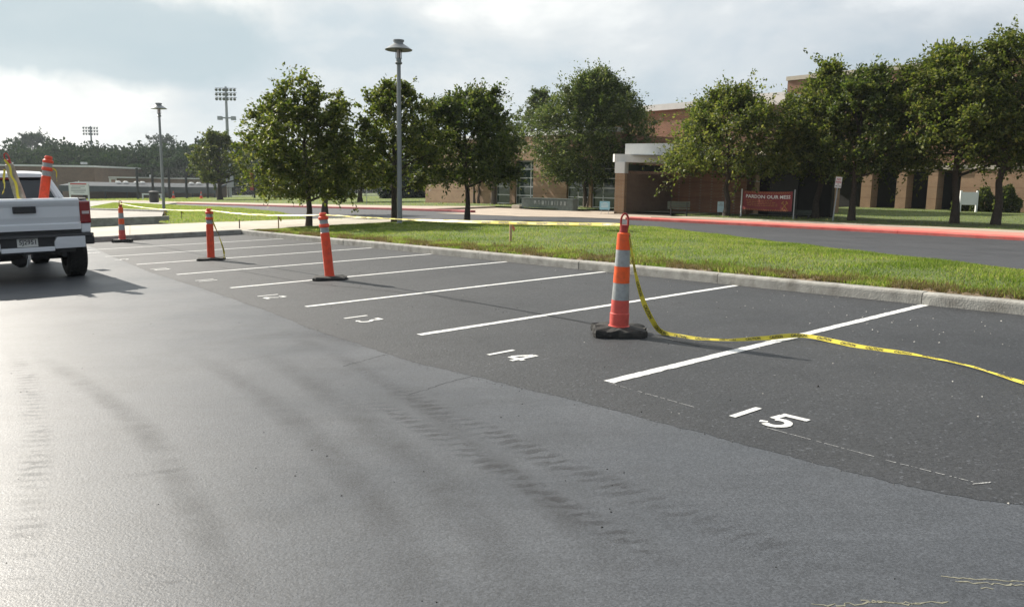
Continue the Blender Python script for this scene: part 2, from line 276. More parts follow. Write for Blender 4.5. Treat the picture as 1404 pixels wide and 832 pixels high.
# ------------------------------------------------------------------ mesh collecting
class MB:
    def __init__(s): s.v = []; s.f = []
    def add(s, vs, fs):
        o = len(s.v); s.v += [tuple(map(float, q)) for q in vs]; s.f += [tuple(i + o for i in f) for f in fs]; return s
    def box(s, c, d, R=None, taper=1.0):
        x, y, z = d[0] / 2, d[1] / 2, d[2] / 2; k = taper
        vs = [(-x, -y, -z), (x, -y, -z), (x, y, -z), (-x, y, -z), (-x * k, -y * k, z), (x * k, -y * k, z), (x * k, y * k, z), (-x * k, y * k, z)]
        if R is not None: vs = [tuple(R @ Vector(q)) for q in vs]
        return s.add([(a + c[0], b + c[1], e + c[2]) for a, b, e in vs],
                     [(0, 3, 2, 1), (4, 5, 6, 7), (0, 1, 5, 4), (1, 2, 6, 5), (2, 3, 7, 6), (3, 0, 4, 7)])
    def bb(s, x0, x1, y0, y1, z0, z1): return s.box(((x0 + x1) / 2, (y0 + y1) / 2, (z0 + z1) / 2), (x1 - x0, y1 - y0, z1 - z0))
    def tube(s, pts, rad, n=8, cap=True):
        pts = [Vector(p) for p in pts]; k = len(pts)
        if not hasattr(rad, '__len__'): rad = [rad] * k
        o = len(s.v); ref = None
        for i, p in enumerate(pts):
            d = (pts[min(i + 1, k - 1)] - pts[max(i - 1, 0)]).normalized()
            if ref is None: ref = d.orthogonal().normalized()
            a = (ref - d * ref.dot(d)); a = a.normalized() if a.length > 1e-5 else d.orthogonal().normalized(); ref = a
            b = d.cross(a)
            for j in range(n):
                t = 2 * math.pi * j / n; q = p + (a * math.cos(t) + b * math.sin(t)) * rad[i]; s.v.append(tuple(q))
        for i in range(k - 1):
            for j in range(n):
                j2 = (j + 1) % n; s.f.append((o + i * n + j, o + i * n + j2, o + (i + 1) * n + j2, o + (i + 1) * n + j))
        if cap:
            s.f.append(tuple(o + j for j in reversed(range(n)))); s.f.append(tuple(o + (k - 1) * n + j for j in range(n)))
        return s
    def lathe(s, prof, n=20, c=(0, 0, 0)):
        o = len(s.v); k = len(prof)
        for r, z in prof:
            for j in range(n):
                t = 2 * math.pi * j / n; s.v.append((c[0] + r * math.cos(t), c[1] + r * math.sin(t), c[2] + z))
        for i in range(k - 1):
            for j in range(n):
                j2 = (j + 1) % n; s.f.append((o + i * n + j, o + i * n + j2, o + (i + 1) * n + j2, o + (i + 1) * n + j))
        s.f.append(tuple(o + j for j in reversed(range(n)))); s.f.append(tuple(o + (k - 1) * n + j for j in range(n)))
        return s
    def prism(s, poly, y0, y1, axis='y'):
        """poly of (x,z) pulled along y (or (x,y) along z)"""
        n = len(poly)
        if axis == 'y': vs = [(a, y0, b) for a, b in poly] + [(a, y1, b) for a, b in poly]
        elif axis == 'x': vs = [(y0, a, b) for a, b in poly] + [(y1, a, b) for a, b in poly]
        else: vs = [(a, b, y0) for a, b in poly] + [(a, b, y1) for a, b in poly]
        return s.add(vs, [tuple(range(n)), tuple(reversed(range(n, 2 * n)))] + [(i, (i + 1) % n + 0, (i + 1) % n + n, i + n)[::-1] for i in range(n)])
    def mesh(s, name):
        me = bpy.data.meshes.new(name); me.from_pydata(s.v, [], s.f); me.validate(); return me
    def build(s, name, mat, parent=None, smooth=False, bevel=0.0, label=None):
        me = s.mesh(name); bm = bmesh.new(); bm.from_mesh(me)
        bmesh.ops.recalc_face_normals(bm, faces=bm.faces)
        if bevel:
            bmesh.ops.bevel(bm, geom=[e for e in bm.edges if len(e.link_faces) == 2 and e.calc_face_angle(0) > 0.6], offset=bevel, segments=2, profile=0.7, affect='EDGES')
        bm.to_mesh(me); bm.free()
        me.materials.append(M[mat] if isinstance(mat, str) else mat)
        o = bpy.data.objects.new(name, me); COL.objects.link(o)
        if parent: o.parent = parent
        if smooth:
            for p in me.polygons: p.use_smooth = True
            me.set_sharp_from_angle(angle=D2R(40))
        if label: o['label'] = label
        return o
def tag(o, label=None, cat=None, group=None, kind=None):
    for k, v in (('label', label), ('category', cat), ('group', group), ('kind', kind)):
        if v: o[k] = v
    return o
def thing(name, label, cat, loc=(0, 0, 0), rz=0.0, group=None):
    o = bpy.data.objects.new(name, None); COL.objects.link(o); o.empty_display_size = 0.3
    o.location = tuple(map(float, loc)); o.rotation_euler = (0, 0, rz); return tag(o, label, cat, group)
def struct_root(name):
    o = bpy.data.objects.new(name, None); COL.objects.link(o); o['kind'] = 'structure'; return o
def dup(root, loc, rz, label):
    r = root.copy(); COL.objects.link(r); r.location = tuple(map(float, loc)); r.rotation_euler = (0, 0, rz); r['label'] = label
    for ch in list(root.children):
        c = ch.copy(); COL.objects.link(c); c.parent = r
        for g in ch.children:
            d = g.copy(); COL.objects.link(d); d.parent = c
    return r
def fast_mesh(name, verts, faces_n, mat, parent=None):
    """numpy mesh: verts (k,3), every face has faces_n consecutive vertices"""
    me = bpy.data.meshes.new(name); k = len(verts); nf = k // faces_n
    me.vertices.add(k); me.vertices.foreach_set('co', np.ascontiguousarray(verts, np.float32).ravel())
    me.loops.add(k); me.loops.foreach_set('vertex_index', np.arange(k, dtype=np.int32))
    me.polygons.add(nf); me.polygons.foreach_set('loop_start', np.arange(0, k, faces_n, dtype=np.int32))
    me.update(calc_edges=True); me.materials.append(M[mat])
    o = bpy.data.objects.new(name, me); COL.objects.link(o)
    if parent: o.parent = parent
    return o
TXT = {}
def text(body, size=1.0):
    """flat lettering: (verts Nx2, faces), lower left at 0,0, cap height about 0.73*size"""
    if body not in TXT:
        c = bpy.data.curves.new('lettering', 'FONT'); c.body = body; c.size = 1.0; c.resolution_u = 2; c.offset = .022
        o = bpy.data.objects.new('lettering', c); me = bpy.data.meshes.new_from_object(o)
        vs = np.array([v.co[:2] for v in me.vertices]) if len(me.vertices) else np.zeros((0, 2)); fs = [tuple(p.vertices) for p in me.polygons]
        bpy.data.objects.remove(o); bpy.data.curves.remove(c); bpy.data.meshes.remove(me); TXT[body] = (vs, fs)
    vs, fs = TXT[body]; return vs * size, fs
def stroke(mb, pts, w_, f):
    """flat brush stroke through 2-D points, laid by f(x,y)"""
    pts = [Vector(p) for p in pts]; k = len(pts); a = []; b = []
    for i, p in enumerate(pts):
        d = (pts[min(i + 1, k - 1)] - pts[max(i - 1, 0)]).normalized(); n = Vector((-d.y, d.x)) * w_ / 2
        a.append(f(p.x + n.x, p.y + n.y)); b.append(f(p.x - n.x, p.y - n.y))
    mb.add(a + b, [(i, i + 1, k + i + 1, k + i) for i in range(k - 1)])
# ------------------------------------------------------------------ ground sheets
def sheet(name, poly, dz, mat, step=1.0, kind='structure'):
    """flat polygon cut to a grid and laid on the land"""
    bm = bmesh.new(); fs = bm.faces.new([bm.verts.new((float(x), float(y), 0)) for x, y in poly])
    xs = [p[0] for p in poly]; ys = [p[1] for p in poly]
    for ax, lo, hi in ((0, min(xs), max(xs)), (1, min(ys), max(ys))):
        k = math.ceil(lo / step) * step
        while k < hi:
            co = [0, 0, 0]; no = [0, 0, 0]; co[ax] = k; no[ax] = 1
            bmesh.ops.bisect_plane(bm, geom=bm.verts[:] + bm.edges[:] + bm.faces[:], plane_co=co, plane_no=no); k += step
    bmesh.ops.triangulate(bm, faces=[f for f in bm.faces if len(f.verts) > 4])
    for v in bm.verts: v.co.z = float(terr(v.co.x, v.co.y)) + dz
    bmesh.ops.recalc_face_normals(bm, faces=bm.faces)
    if sum(f.normal.z for f in bm.faces) < 0: bmesh.ops.reverse_faces(bm, faces=bm.faces)
    me = bpy.data.meshes.new(name); bm.to_mesh(me); bm.free(); me.materials.append(M[mat])
    o = bpy.data.objects.new(name, me); COL.objects.link(o); o['kind'] = kind; return o
def uvp(l): return [tuple(a * U2 + b * V2) for a, b in l]
def inpoly(pts, poly):
    x, y = pts[:, 0], pts[:, 1]; r = np.zeros(len(pts), bool); n = len(poly)
    for i in range(n):
        x1, y1 = poly[i]; x2, y2 = poly[i - 1]
        c = ((y1 > y) != (y2 > y)) & (x < (x2 - x1) * (y - y1) / ((y2 - y1) + 1e-12) + x1); r ^= c
    return r
def scatter(poly, n, rng):
    a = np.array(poly); lo, hi = a.min(0), a.max(0); out = []; tot = 0
    while tot < n:
        q = lo + rng.random((n, 2)) * (hi - lo); q = q[inpoly(q, poly)]; out.append(q); tot += len(q)
        if len(q) == 0: break
    return np.concatenate(out)[:n]
def resample(pl, n):
    pl = np.array(pl, float); d = np.r_[0, np.cumsum(np.linalg.norm(np.diff(pl, axis=0), axis=1))]
    s = np.linspace(0, d[-1], n); return np.stack([np.interp(s, d, pl[:, i]) for i in range(pl.shape[1])], 1)
# the one big sheet to the horizon
gx = np.unique(np.r_[np.arange(-60, 61, 1.0), -60 - 4 * 1.25 ** np.arange(0, 26), 60 + 4 * 1.25 ** np.arange(0, 26)])
gy = np.unique(np.r_[np.arange(-12, 101, 1.0), -12 - 4 * 1.4 ** np.arange(0, 12), 100 + 4 * 1.25 ** np.arange(0, 26)])
GX, GY = np.meshgrid(gx, gy, indexing='ij'); GZ = terr(GX, GY) - 0.035
nx_, ny_ = GX.shape; vv = np.stack([GX, GY, GZ], -1).reshape(-1, 3)
ff = [(i * ny_ + j, (i + 1) * ny_ + j, (i + 1) * ny_ + j + 1, i * ny_ + j + 1) for i in range(nx_ - 1) for j in range(ny_ - 1)]
g = MB(); g.v = [tuple(q) for q in vv]; g.f = ff
tag(g.build('ground', 'lawn_ground'), kind='structure')
# seam between the new lot and the old drive lane
SEAM = [(-40, 5.6), (-30, 5.2), (-24.2, 4.95), (-20.6, 4.59), (-16.1, 4.21), (-13.05, 4.11), (-9.9, 3.94), (-8.1, 3.76), (-6.7, 3.72), (-6.0, 3.70), (-4.7, 3.81), (-3.6, 3.90), (-2.7, 3.95), (-1.9, 3.98), (-1.5, 4.04), (-1.2, 4.19), (0, 4.5), (14, 5)]
rg = np.random.default_rng(3)
sm = resample(SEAM, 1500); sm[:, 1] += np.interp(np.arange(1500), np.arange(0, 1500, 12), rg.normal(0, 0.006, 125)) + np.interp(np.arange(1500), np.arange(0, 1500, 3), rg.normal(0, 0.006, 500)) + rg.normal(0, 0.006, 1500)
UC = -26.9; VC = 10.1
lane = [tuple(q) for q in uvp([(-60, -9), (14, -9), (14, 6), (-60, 6)])]
sheet('drive_lane', lane, -0.0015, 'lane_asphalt', 1.5)
lot = sheet('parking_lot', uvp([(UC + 0.02, 0)] and [(UC + .02, float(np.interp(UC, sm[:, 0], sm[:, 1])))] + [tuple(q) for q in sm if q[0] > UC + .03] + [(14, VC + .05), (UC + .02, VC + .05)]), 0.0, 'lot_asphalt', 1.5)
# loose stones shed along the seam
lip = MB(); lr = random.Random(31)
for q in sm[(sm[:, 0] > -16) & (sm[:, 0] < 0)]:
    for _ in range(1):
        p = P(q[0] + lr.uniform(-.03, .03), q[1] + lr.gauss(.02, .06), -.001); r = lr.uniform(.002, .007)
        lip.add([(p[0] + r * x * lr.uniform(.6, 1.5), p[1] + r * y * lr.uniform(.6, 1.5), p[2] + r * z * .7) for x, y, z in ((1, 0, 0), (-.5, .87, 0), (-.5, -.87, 0), (.1, .1, 1))], [(0, 1, 3), (1, 2, 3), (2, 0, 3), (0, 2, 1)])
o = lip.build('seam_gravel', 'dark_stone', lot); o['kind'] = 'stuff'
# painted stall lines and stencilled numbers lie on the lot
for k in range(8):
    u = -4.22 - 2.745 * k; mb = MB(); nS = 110; a = resample([(u, 4.44), (u + .01, 10.09)], nS); hw = 0.052; ej = rg.normal(0, .0035, (nS, 2))
    vs = [P(q[0] - hw + e[0], q[1], .004) for q, e in zip(a, ej)] + [P(q[0] + hw + e[1], q[1], .004) for q, e in zip(a, ej)]
    mb.add(vs, [(i, i + nS, i + nS + 1, i + 1) for i in range(nS - 1)]); mb.build('parking_stripe', 'white_paint', lot)
def arc(cx, cy, r, a0, a1, n=9, sq=1.0):
    return [(cx + r * math.cos(D2R(a0 + (a1 - a0) * i / (n - 1))), cy + sq * r * math.sin(D2R(a0 + (a1 - a0) * i / (n - 1)))) for i in range(n)]
DIG = {'1': [[(.0, 0), (.0, 1.0)]],
       '5': [[(.42, .93), (-.22, .93)], [(-.16, .86), (-.19, .52)], arc(.04, .31, .25, 130, -128, 13), arc(.04, .31, .27, 190, 216, 4)],
       '4': [[(.14, 0), (.14, 1.0)], [(.04, .95), (-.3, .36)], [(-.3, .30), (.06, .30)], [(.21, .30), (.36, .30)]],
       '3': [[(-.24, .93), (.22, .93)], [(.2, .86), (-.02, .58)], arc(.0, .31, .26, 84, -80), arc(.0, .31, .26, 262, 215, 4)],
       '2': [arc(.0, .70, .24, 165, 95, 5), arc(.0, .70, .24, 75, -20, 7), [(.2, .58), (-.24, .12)], [(-.28, .06), (.32, .06)]],
       '0': [arc(0, .5, .25, 80, -80, 11, 1.75), arc(0, .5, .25, 260, 100, 11, 1.75)],
       '9': [arc(0, .68, .24, 20, 340, 15), [(.24, .62), (.1, .02)]], '8': [arc(0, .72, .2, 0, 350, 13), arc(0, .27, .25, 0, 350, 13)]}
for num, u0, u1 in (('15', -3.01, -2.75), ('14', -5.67, -5.38), ('13', -8.48, -8.16), ('12', -11.15, -10.88), ('11', -13.9, -13.72), ('10', -16.62, -16.38), ('9', -19.5, -19.5), ('8', -22.2, -22.2)):
    mb = MB()
    for ch, uc in zip(num, (u0, u1)):
        for st in DIG[ch]: stroke(mb, st, .17, lambda x, y, uc=uc: P(uc + x * .30, 4.36 + y * .31, .0045))
    mb.build('stall_number', 'white_paint', lot)
# chalk layout line, in pieces
mb = MB(); ck = random.Random(4)
for a, b in ((( -4.2, 4.42), (-3.3, 4.36)), ((-2.72, 4.32), (-2.02, 4.30)), ((-1.95, 4.29), (-1.5, 4.30)), ((-1.49, 4.27), (-1.44, 4.36))):
    n = 40; pts = resample([a, b], n)
    for i in range(n - 1):
        if ck.random() < .8:
            wd = ck.choice((.0012, .0018, .0026)) if a != (-1.49, 4.27) else .009
            p, q = pts[i], pts[i + 1]; mb.add([P(p[0], p[1] - wd, .0035), P(q[0], q[1] - wd, .0035), P(q[0], q[1] + wd, .0035), P(p[0], p[1] + wd, .0035)], [(0, 1, 2, 3)])
mb.build('layout_line', 'chalk', lot)
def wiggle(mb, pxs, wd, h, rng, seg=.12, amp=.03):
    pl = np.array([hit(*q, 0)[:2] for q in pxs]); ln = np.sum(np.linalg.norm(np.diff(pl, axis=0), axis=1)); pts = resample(pl, max(3, int(ln / seg)))
    pts[1:-1] += rng.normal(0, amp, (len(pts) - 2, 2))
    prev = None
    for i, p in enumerate(pts):
        d = pts[min(i + 1, len(pts) - 1)] - pts[max(i - 1, 0)]; n = np.array([-d[1], d[0]]) / (np.linalg.norm(d) + 1e-9) * wd * rng.uniform(.4, 1.2)
        a = (*(p + n), float(terr(*(p + n))) + h); b = (*(p - n), float(terr(*(p - n))) + h)
        if prev: mb.add([prev[0], prev[1], b, a], [(0, 1, 2, 3)])
        prev = (a, b)
mb = MB()
for px in ([(470, 502), (520, 488), (578, 476)], [(560, 541), (620, 522), (690, 505)]): wiggle(mb, px, .004, -.0003, rg, .045, .009)
tag(mb.build('pavement_crack', 'crack'), kind='structure')
mb = MB(); wiggle(mb, [(300, 366), (420, 388), (590, 405), (700, 424), (835, 448), (960, 475)], .007, .003, rg, .3, .01)
mb.build('pavement_joint', 'crack', lot)
# tyre tracks and stains on the lane
def strip(name, pxs, wd, mat, h, width_px=False):
    pl = np.array([hit(*q, 0)[:2] for q in pxs]); ln = np.sum(np.linalg.norm(np.diff(pl, axis=0), axis=1)); n = max(8, int(ln / .12)); n = min(n, 160); pts = resample(pl, n)
    for _ in range(6): pts[1:-1] = (pts[:-2] + 2 * pts[1:-1] + pts[2:]) / 4
    me = bpy.data.meshes.new(name); vs = []; us = []; s = 0
    for i, p in enumerate(pts):
        if i: s += np.linalg.norm(p - pts[i - 1])
        d = pts[min(i + 1, n - 1)] - pts[max(i - 1, 0)]; nn = np.array([-d[1], d[0]]) / np.linalg.norm(d) * wd / 2
        for q, t in ((p + nn, 0), (p - nn, 1)): vs.append((q[0], q[1], float(terr(*q)) + h)); us.append((s, t))
    fs = [(2 * i, 2 * i + 1, 2 * i + 3, 2 * i + 2) for i in range(n - 1)]
    me.from_pydata(vs, [], fs); uvl = me.uv_layers.new(name='UVMap'); uv2 = me.uv_layers.new(name='along')
    for lp_ in me.loops: uvl.data[lp_.index].uv = us[lp_.vertex_index]; uv2.data[lp_.index].uv = (us[lp_.vertex_index][0] / s, 0)
    me.materials.append(M[mat]); o = bpy.data.objects.new(name, me); COL.objects.link(o); o['kind'] = 'structure'; return o
strip('tyre_track', [(520, 520), (600, 562), (700, 605), (800, 650), (900, 690), (1020, 735), (1130, 775)], .26, 'tread_mark', -0.00056)
strip('tyre_track', [(480, 535), (560, 575), (660, 630), (770, 690), (900, 760), (960, 800)], .20, 'tread_mark', -0.00088)
strip('tyre_track', [(340, 470), (420, 520), (500, 575), (590, 650), (680, 745), (760, 860)], .30, 'tyre_shade', -0.00072)
strip('tyre_track', [(250, 480), (330, 520), (420, 590), (500, 670), (560, 760), (600, 860)], .28, 'tyre_shade', -0.00080)
strip('tyre_track', [(10, 470), (38, 520), (52, 590), (44, 680), (30, 780), (18, 860)], .22, 'tread_faint', -0.00064)
strip('tyre_track', [(40, 480), (140, 540), (210, 600), (260, 680), (300, 760), (330, 860)], .24, 'tyre_shade', -0.00068)
strip('tyre_track', [(380, 450), (470, 490), (570, 550), (680, 630), (800, 730), (930, 860)], .22, 'tyre_shade', -0.00076)
strip('tyre_track', [(300, 470), (420, 455), (520, 470)], .5, 'tyre_shade', -0.00084)
strip('pavement_stain', [(145, 655), (200, 650), (262, 640)], .10, 'tyre_shade', -0.00040)
strip('pavement_stain', [(410, 690), (450, 682)], .10, 'tyre_shade', -0.00048)
strip('pavement_stain', [(196, 800), (252, 796)], .05, 'tyre_shade', -0.00052)
mb = MB()
for px in ([(1112, 827), (1150, 829), (1200, 824), (1262, 826)], [(1180, 822), (1235, 828), (1300, 824)], [(1290, 789), (1330, 793), (1410, 797)], [(1310, 796), (1360, 799), (1420, 803)], [(1345, 806), (1362, 807)]): wiggle(mb, px, .0045, -.0002, rg, .015, .006)
tag(mb.build('paint_trace', 'old_paint'), kind='structure')
# kerbs, built stone by stone
def kerb_run(root, pl, hgt_, wid, mat, seg=3.05, phase=0.0, name='kerb_section', gap=.012, base=-.1, side=1):
    """rounded kerb sections along a (u,v) line; the body lies on the left (side=1) of the line"""
    pl = np.array(pl, float); d = np.r_[0, np.cumsum(np.linalg.norm(np.diff(pl, axis=0), axis=1))]; tot = d[-1]; s = -phase % seg - seg if phase else 0.0; r_ = random.Random(int(tot * 10))
    while s < tot - .05:
        a, b = max(s, 0) + gap / 2, min(s + seg, tot) - gap / 2; s += seg
        if b - a < .1: continue
        ss_ = np.linspace(a, b, max(2, int((b - a) / .8) + 1)); q = np.stack([np.interp(ss_, d, pl[:, i]) for i in (0, 1)], 1)
        j = r_.uniform(-.004, .004); prof = [(0, base), (.0, hgt_ - .035), (.008, hgt_ - .012), (.03, hgt_ - .001), (wid, hgt_), (wid, base)]
        mb = MB(); vs = []
        for i in range(len(q)):
            t = q[min(i + 1, len(q) - 1)] - q[max(i - 1, 0)]; t = t / np.linalg.norm(t); n = np.array([-t[1], t[0]]) * side
            for o, z in prof: c = q[i] + n * (o + j); vs.append(P(c[0], c[1], z + j))
        k = len(prof); fs = [(i * k + c, i * k + (c + 1) % k, (i + 1) * k + (c + 1) % k, (i + 1) * k + c) for i in range(len(q) - 1) for c in range(k)]
        mb.add(vs, fs + [tuple(range(k)), tuple((len(q) - 1) * k + c for c in range(k))]); mb.build(name, mat, root)
kr = struct_root('kerb'); ph = uvh(958, 379, .15)[0]
n_back = (ph - UC) % 3.05
kerb_run(kr, [(UC, VC), (14, VC)], .15, .17, 'curb_concrete', 3.05, 3.05 - n_back if n_back else 0)
kr2 = struct_root('kerb'); kerb_run(kr2, [(UC, -9), (UC, VC)], .17, .17, 'curb_concrete', 3.05)
# grass island: strip between the kerb and the school drive, mounded
near = [(-26.2, VC + .18), (-20, VC + .18), (-13, VC + .18), (-6, VC + .18), (0, VC + .18), (12, VC + .18)]
far = [(-26.0, 10.9)] + [uvh(*q, .2) for q in ((410, 310), (450, 306), (530, 303), (600, 300.5), (700, 304), (780, 305.5), (840, 306), (900, 309), (1000, 321), (1100, 333), (1250, 351), (1404, 369.5))] + [(-2.4, 12.2), (3, 11.4), (12, 10.9)]
nA, nB = resample(near, 90), resample(far, 90)
def isl(s, t):
    """point on the island, s along 0..1, t from kerb 0 to drive 1"""
    i = np.clip(np.asarray(s) * 89, 0, 88.999); k = i.astype(int); fr = (i - k)[:, None]
    a = nA[k] * (1 - fr) + nA[k + 1] * fr; b = nB[k] * (1 - fr) + nB[k + 1] * fr
    q = a + (b - a) * np.asarray(t)[:, None]; xy = q[:, :1] * U2 + q[:, 1:] * V2
    return np.c_[xy, terr(xy[:, 0], xy[:, 1]) + .135 + .10 * np.sin(np.pi * np.clip(np.asarray(t), 0, 1)) ** .8 * np.clip(np.asarray(s) * 6, 0, 1)], q
TT = np.r_[0, .02, .05, .09, np.linspace(.15, 1, 14)]
ss_, tt_ = np.meshgrid(np.linspace(0, 1, 90), TT, indexing='ij'); pts, _ = isl(ss_.ravel(), tt_.ravel()); kk = len(TT)
g = MB(); g.v = [tuple(p) for p in pts]; g.f = [(i * kk + j, (i + 1) * kk + j, (i + 1) * kk + j + 1, i * kk + j + 1) for i in range(89) for j in range(kk - 1)]
tag(g.build('grass_island', 'lawn_ground', smooth=True), kind='structure')
def blades(name, pos, hgt_, wid, rng, mat, lean=.5):
    n = len(pos); a = rng.random(n) * 2 * np.pi; h = hgt_ * rng.uniform(.55, 1.25, n); wv = wid * rng.uniform(.7, 1.3, n)
    sx, sy = np.cos(a) * wv / 2, np.sin(a) * wv / 2; la = rng.random(n) * 2 * np.pi; le = h * lean * rng.random(n)
    v = np.empty((n, 3, 3)); v[:, 0] = pos + np.c_[sx, sy, np.full(n, -.01)]; v[:, 1] = pos - np.c_[sx, sy, np.full(n, .01)]
    v[:, 2] = pos + np.c_[np.cos(la) * le, np.sin(la) * le, h]
    o = fast_mesh(name, v.reshape(-1, 3), 3, mat); o['kind'] = 'stuff'; return o
rng = np.random.default_rng(11)
def clump(q, f=1.0):
    return .5 + .25 * (np.sin(q[:, 0] * 3.1 * f + 1.3 * np.sin(q[:, 1] * 2.3 * f)) + np.sin(q[:, 1] * 4.3 * f + 1.7 * np.sin(q[:, 0] * 1.9 * f + 2)))
n = 330000; s = rng.random(n) ** .9; t = np.r_[rng.random(n * 3 // 4), np.abs(rng.normal(0, .06, n - n * 3 // 4))]; t = np.clip(t, .0, 1); rng.shuffle(t)
pos, q = isl(s, t); keep = (q[:, 0] > -26.5) & (q[:, 0] < 5); c = clump(q); edge = np.clip(1 - t / .09, 0, 1)
keep &= rng.random(n) > edge * (.30 + .7 * (clump(q, 1.7) > .5)) * .95
pos, c, edge = pos[keep], c[keep], edge[keep]
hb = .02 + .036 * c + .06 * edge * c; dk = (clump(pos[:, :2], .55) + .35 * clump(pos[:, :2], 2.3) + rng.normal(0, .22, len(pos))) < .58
blades('grass', pos[~dk], hb[~dk], .0135, rng, 'grass_blade', 1.3); blades('grass', pos[dk], hb[dk] * 1.1, .0135, rng, 'grass_deep_blade', 1.3)
n = 60000; s = rng.random(n); t = np.abs(rng.normal(0, .04, n)); pos, q = isl(s, t); keep = (q[:, 0] > -26) & (q[:, 0] < 5) & (clump(q, 1.7) > .36); blades('dry_grass', pos[keep], .075, .018, rng, 'dry_blade', .9)
mb = MB(); rr_ = random.Random(8)                                    # clods of bare soil along the kerb
for i in range(1100):
    p, q = isl(np.array([rr_.random()]), np.array([abs(rr_.gauss(0, .016))])); p = p[0]
    if clump(q, 1.7)[0] < .45 or not -24 < q[0, 0] < 0: continue
    r = rr_.uniform(.025, .095); vs = [(p[0] + r * x * rr_.uniform(.7, 1.3), p[1] + r * y * rr_.uniform(.7, 1.3), p[2] + r * .55 * z * rr_.uniform(.7, 1.2)) for x, y, z in ((1, 0, 0), (0, 1, 0), (-1, 0, 0), (0, -1, 0), (0, 0, 1), (0, 0, -.6), (.6, .6, .6), (-.6, .6, .6), (.6, -.6, .5))]
    mb.add(vs, [(0, 6, 4), (6, 1, 4), (1, 7, 4), (7, 2, 4), (2, 3, 4), (3, 8, 4), (8, 0, 4), (0, 1, 6), (1, 2, 7), (3, 0, 8), (0, 5, 1), (1, 5, 2), (2, 5, 3), (3, 5, 0)])
tag(mb.build('soil_clods', 'soil'), kind='stuff')
# school drive, apron, walks
farc = [nB[i] for i in range(90)]
drive_near = [(-140, 24.5), (-92, 24.6), (-60, 22.8), (-47, 20.2), (-38, 17.6), (-31, 15.4)] + [(float(a), float(b) - .25) for a, b in farc[14:]]
RED_L = [(-140, 27.4), (-92, 27.45), (-60, 27.3), (-45, 27.4), (-38.6, 27.35), (-36.2, 26.8)]
RED_R = [(-28.6, 26.6), (-27.2, 27.4), (-25, 28.0), (-20, 28.6), (-15, 29.1), (-9, 29.4), (0, 29.2), (14, 28.4)]
sheet('school_drive', uvp(drive_near + RED_R[::-1] + RED_L[::-1]), -.004, 'road_asphalt', 1.5)
ap = [(-37.5, 25.2)] + [(-36.2, 26.8), (-38.6, 27.4), (-42, 27.6), (-42, 33.3), (-37.5, 32.6), (-36.2, 33.0), (-34.6, 34.2), (-34.4, 36.0), (-29.5, 36.0), (-27, 33.2), (-25, 32.0), (-25, 28.2), (-27.2, 27.5), (-28.4, 26.9), (-29.6, 24.9)]
sheet('entry_apron', uvp(ap), .012, 'pink_concrete', 1.5)
k3 = struct_root('fire_lane_kerb'); kerb_run(k3, [(-25.4, 27.85)] + RED_R[2:], .12, .62, 'red_paint', 6.1, 0)
k4 = struct_root('fire_lane_kerb'); kerb_run(k4, RED_L[1:], .13, .3, 'shaded_red_paint', 6.1, 0)  # left run: the shade on its face is painted into the red
# pink walk behind the kerbs, slab by slab
def walk(name, inner, outer, mat, dz, seg=6.1, gap=.012):
    root = struct_root(name); n = max(2, int(np.sum(np.linalg.norm(np.diff(np.array(inner), axis=0), axis=1)) / seg) + 1); a, b = resample(inner, n), resample(outer, n)
    for i in range(n - 1):
        k = 7; e = gap / seg / 2; vs = []
        for j in range(k):
            f = e + (1 - 2 * e) * j / (k - 1); p = a[i] * (1 - f) + a[i + 1] * f; q = b[i] * (1 - f) + b[i + 1] * f
            for m in range(3): c = p + (q - p) * m / 2; vs.append(P(c[0], c[1], dz))
        for j in range(k):
            for c in (vs[j * 3], vs[j * 3 + 2]): vs.append((c[0], c[1], c[2] - .08))
        fs = [(j * 3 + m, j * 3 + m + 1, j * 3 + m + 4, j * 3 + m + 3) for j in range(k - 1) for m in range(2)]
        o = 3 * k; fs += [(j * 3, j * 3 + 3, o + 2 * j + 2, o + 2 * j) for j in range(k - 1)] + [(j * 3 + 2, j * 3 + 5, o + 2 * j + 3, o + 2 * j + 1) for j in range(k - 1)]
        fs += [(0, 1, 2, o + 1, o), (o - 3, o - 2, o - 1, o + 2 * k - 1, o + 2 * k - 2)]
        MB().add(vs, fs).build('walk_slab', mat, root)
    return root
walk('painted_walk', [(-25.3, 28.5), (-24.6, 28.68), (-20, 29.24), (-15, 29.74), (-9, 30.04), (0, 29.84), (14, 29.04)], [(-25.35, 28.52), (-24.6, 29.3), (-20, 30.5), (-15, 31.6), (-9, 32.5), (0, 32.4), (14, 31.6)], 'salmon_paint', .121)
walk('sidewalk', [(-25, 29.22), (-20, 30.52), (-15, 31.62), (-9, 32.52), (0, 32.42), (14, 31.62)], [(-25, 31.9), (-20, 32.9), (-15, 33.5), (-9, 34.7), (0, 34.7), (14, 33.9)], 'pink_concrete', .125)
walk('sidewalk', [(-42, 27.75), (-60, 27.65), (-92, 27.75), (-130, 27.75)], [(-42, 33.2), (-46, 31.5), (-60, 30.6), (-92, 30.4), (-130, 30.4)], 'pink_concrete', .125)
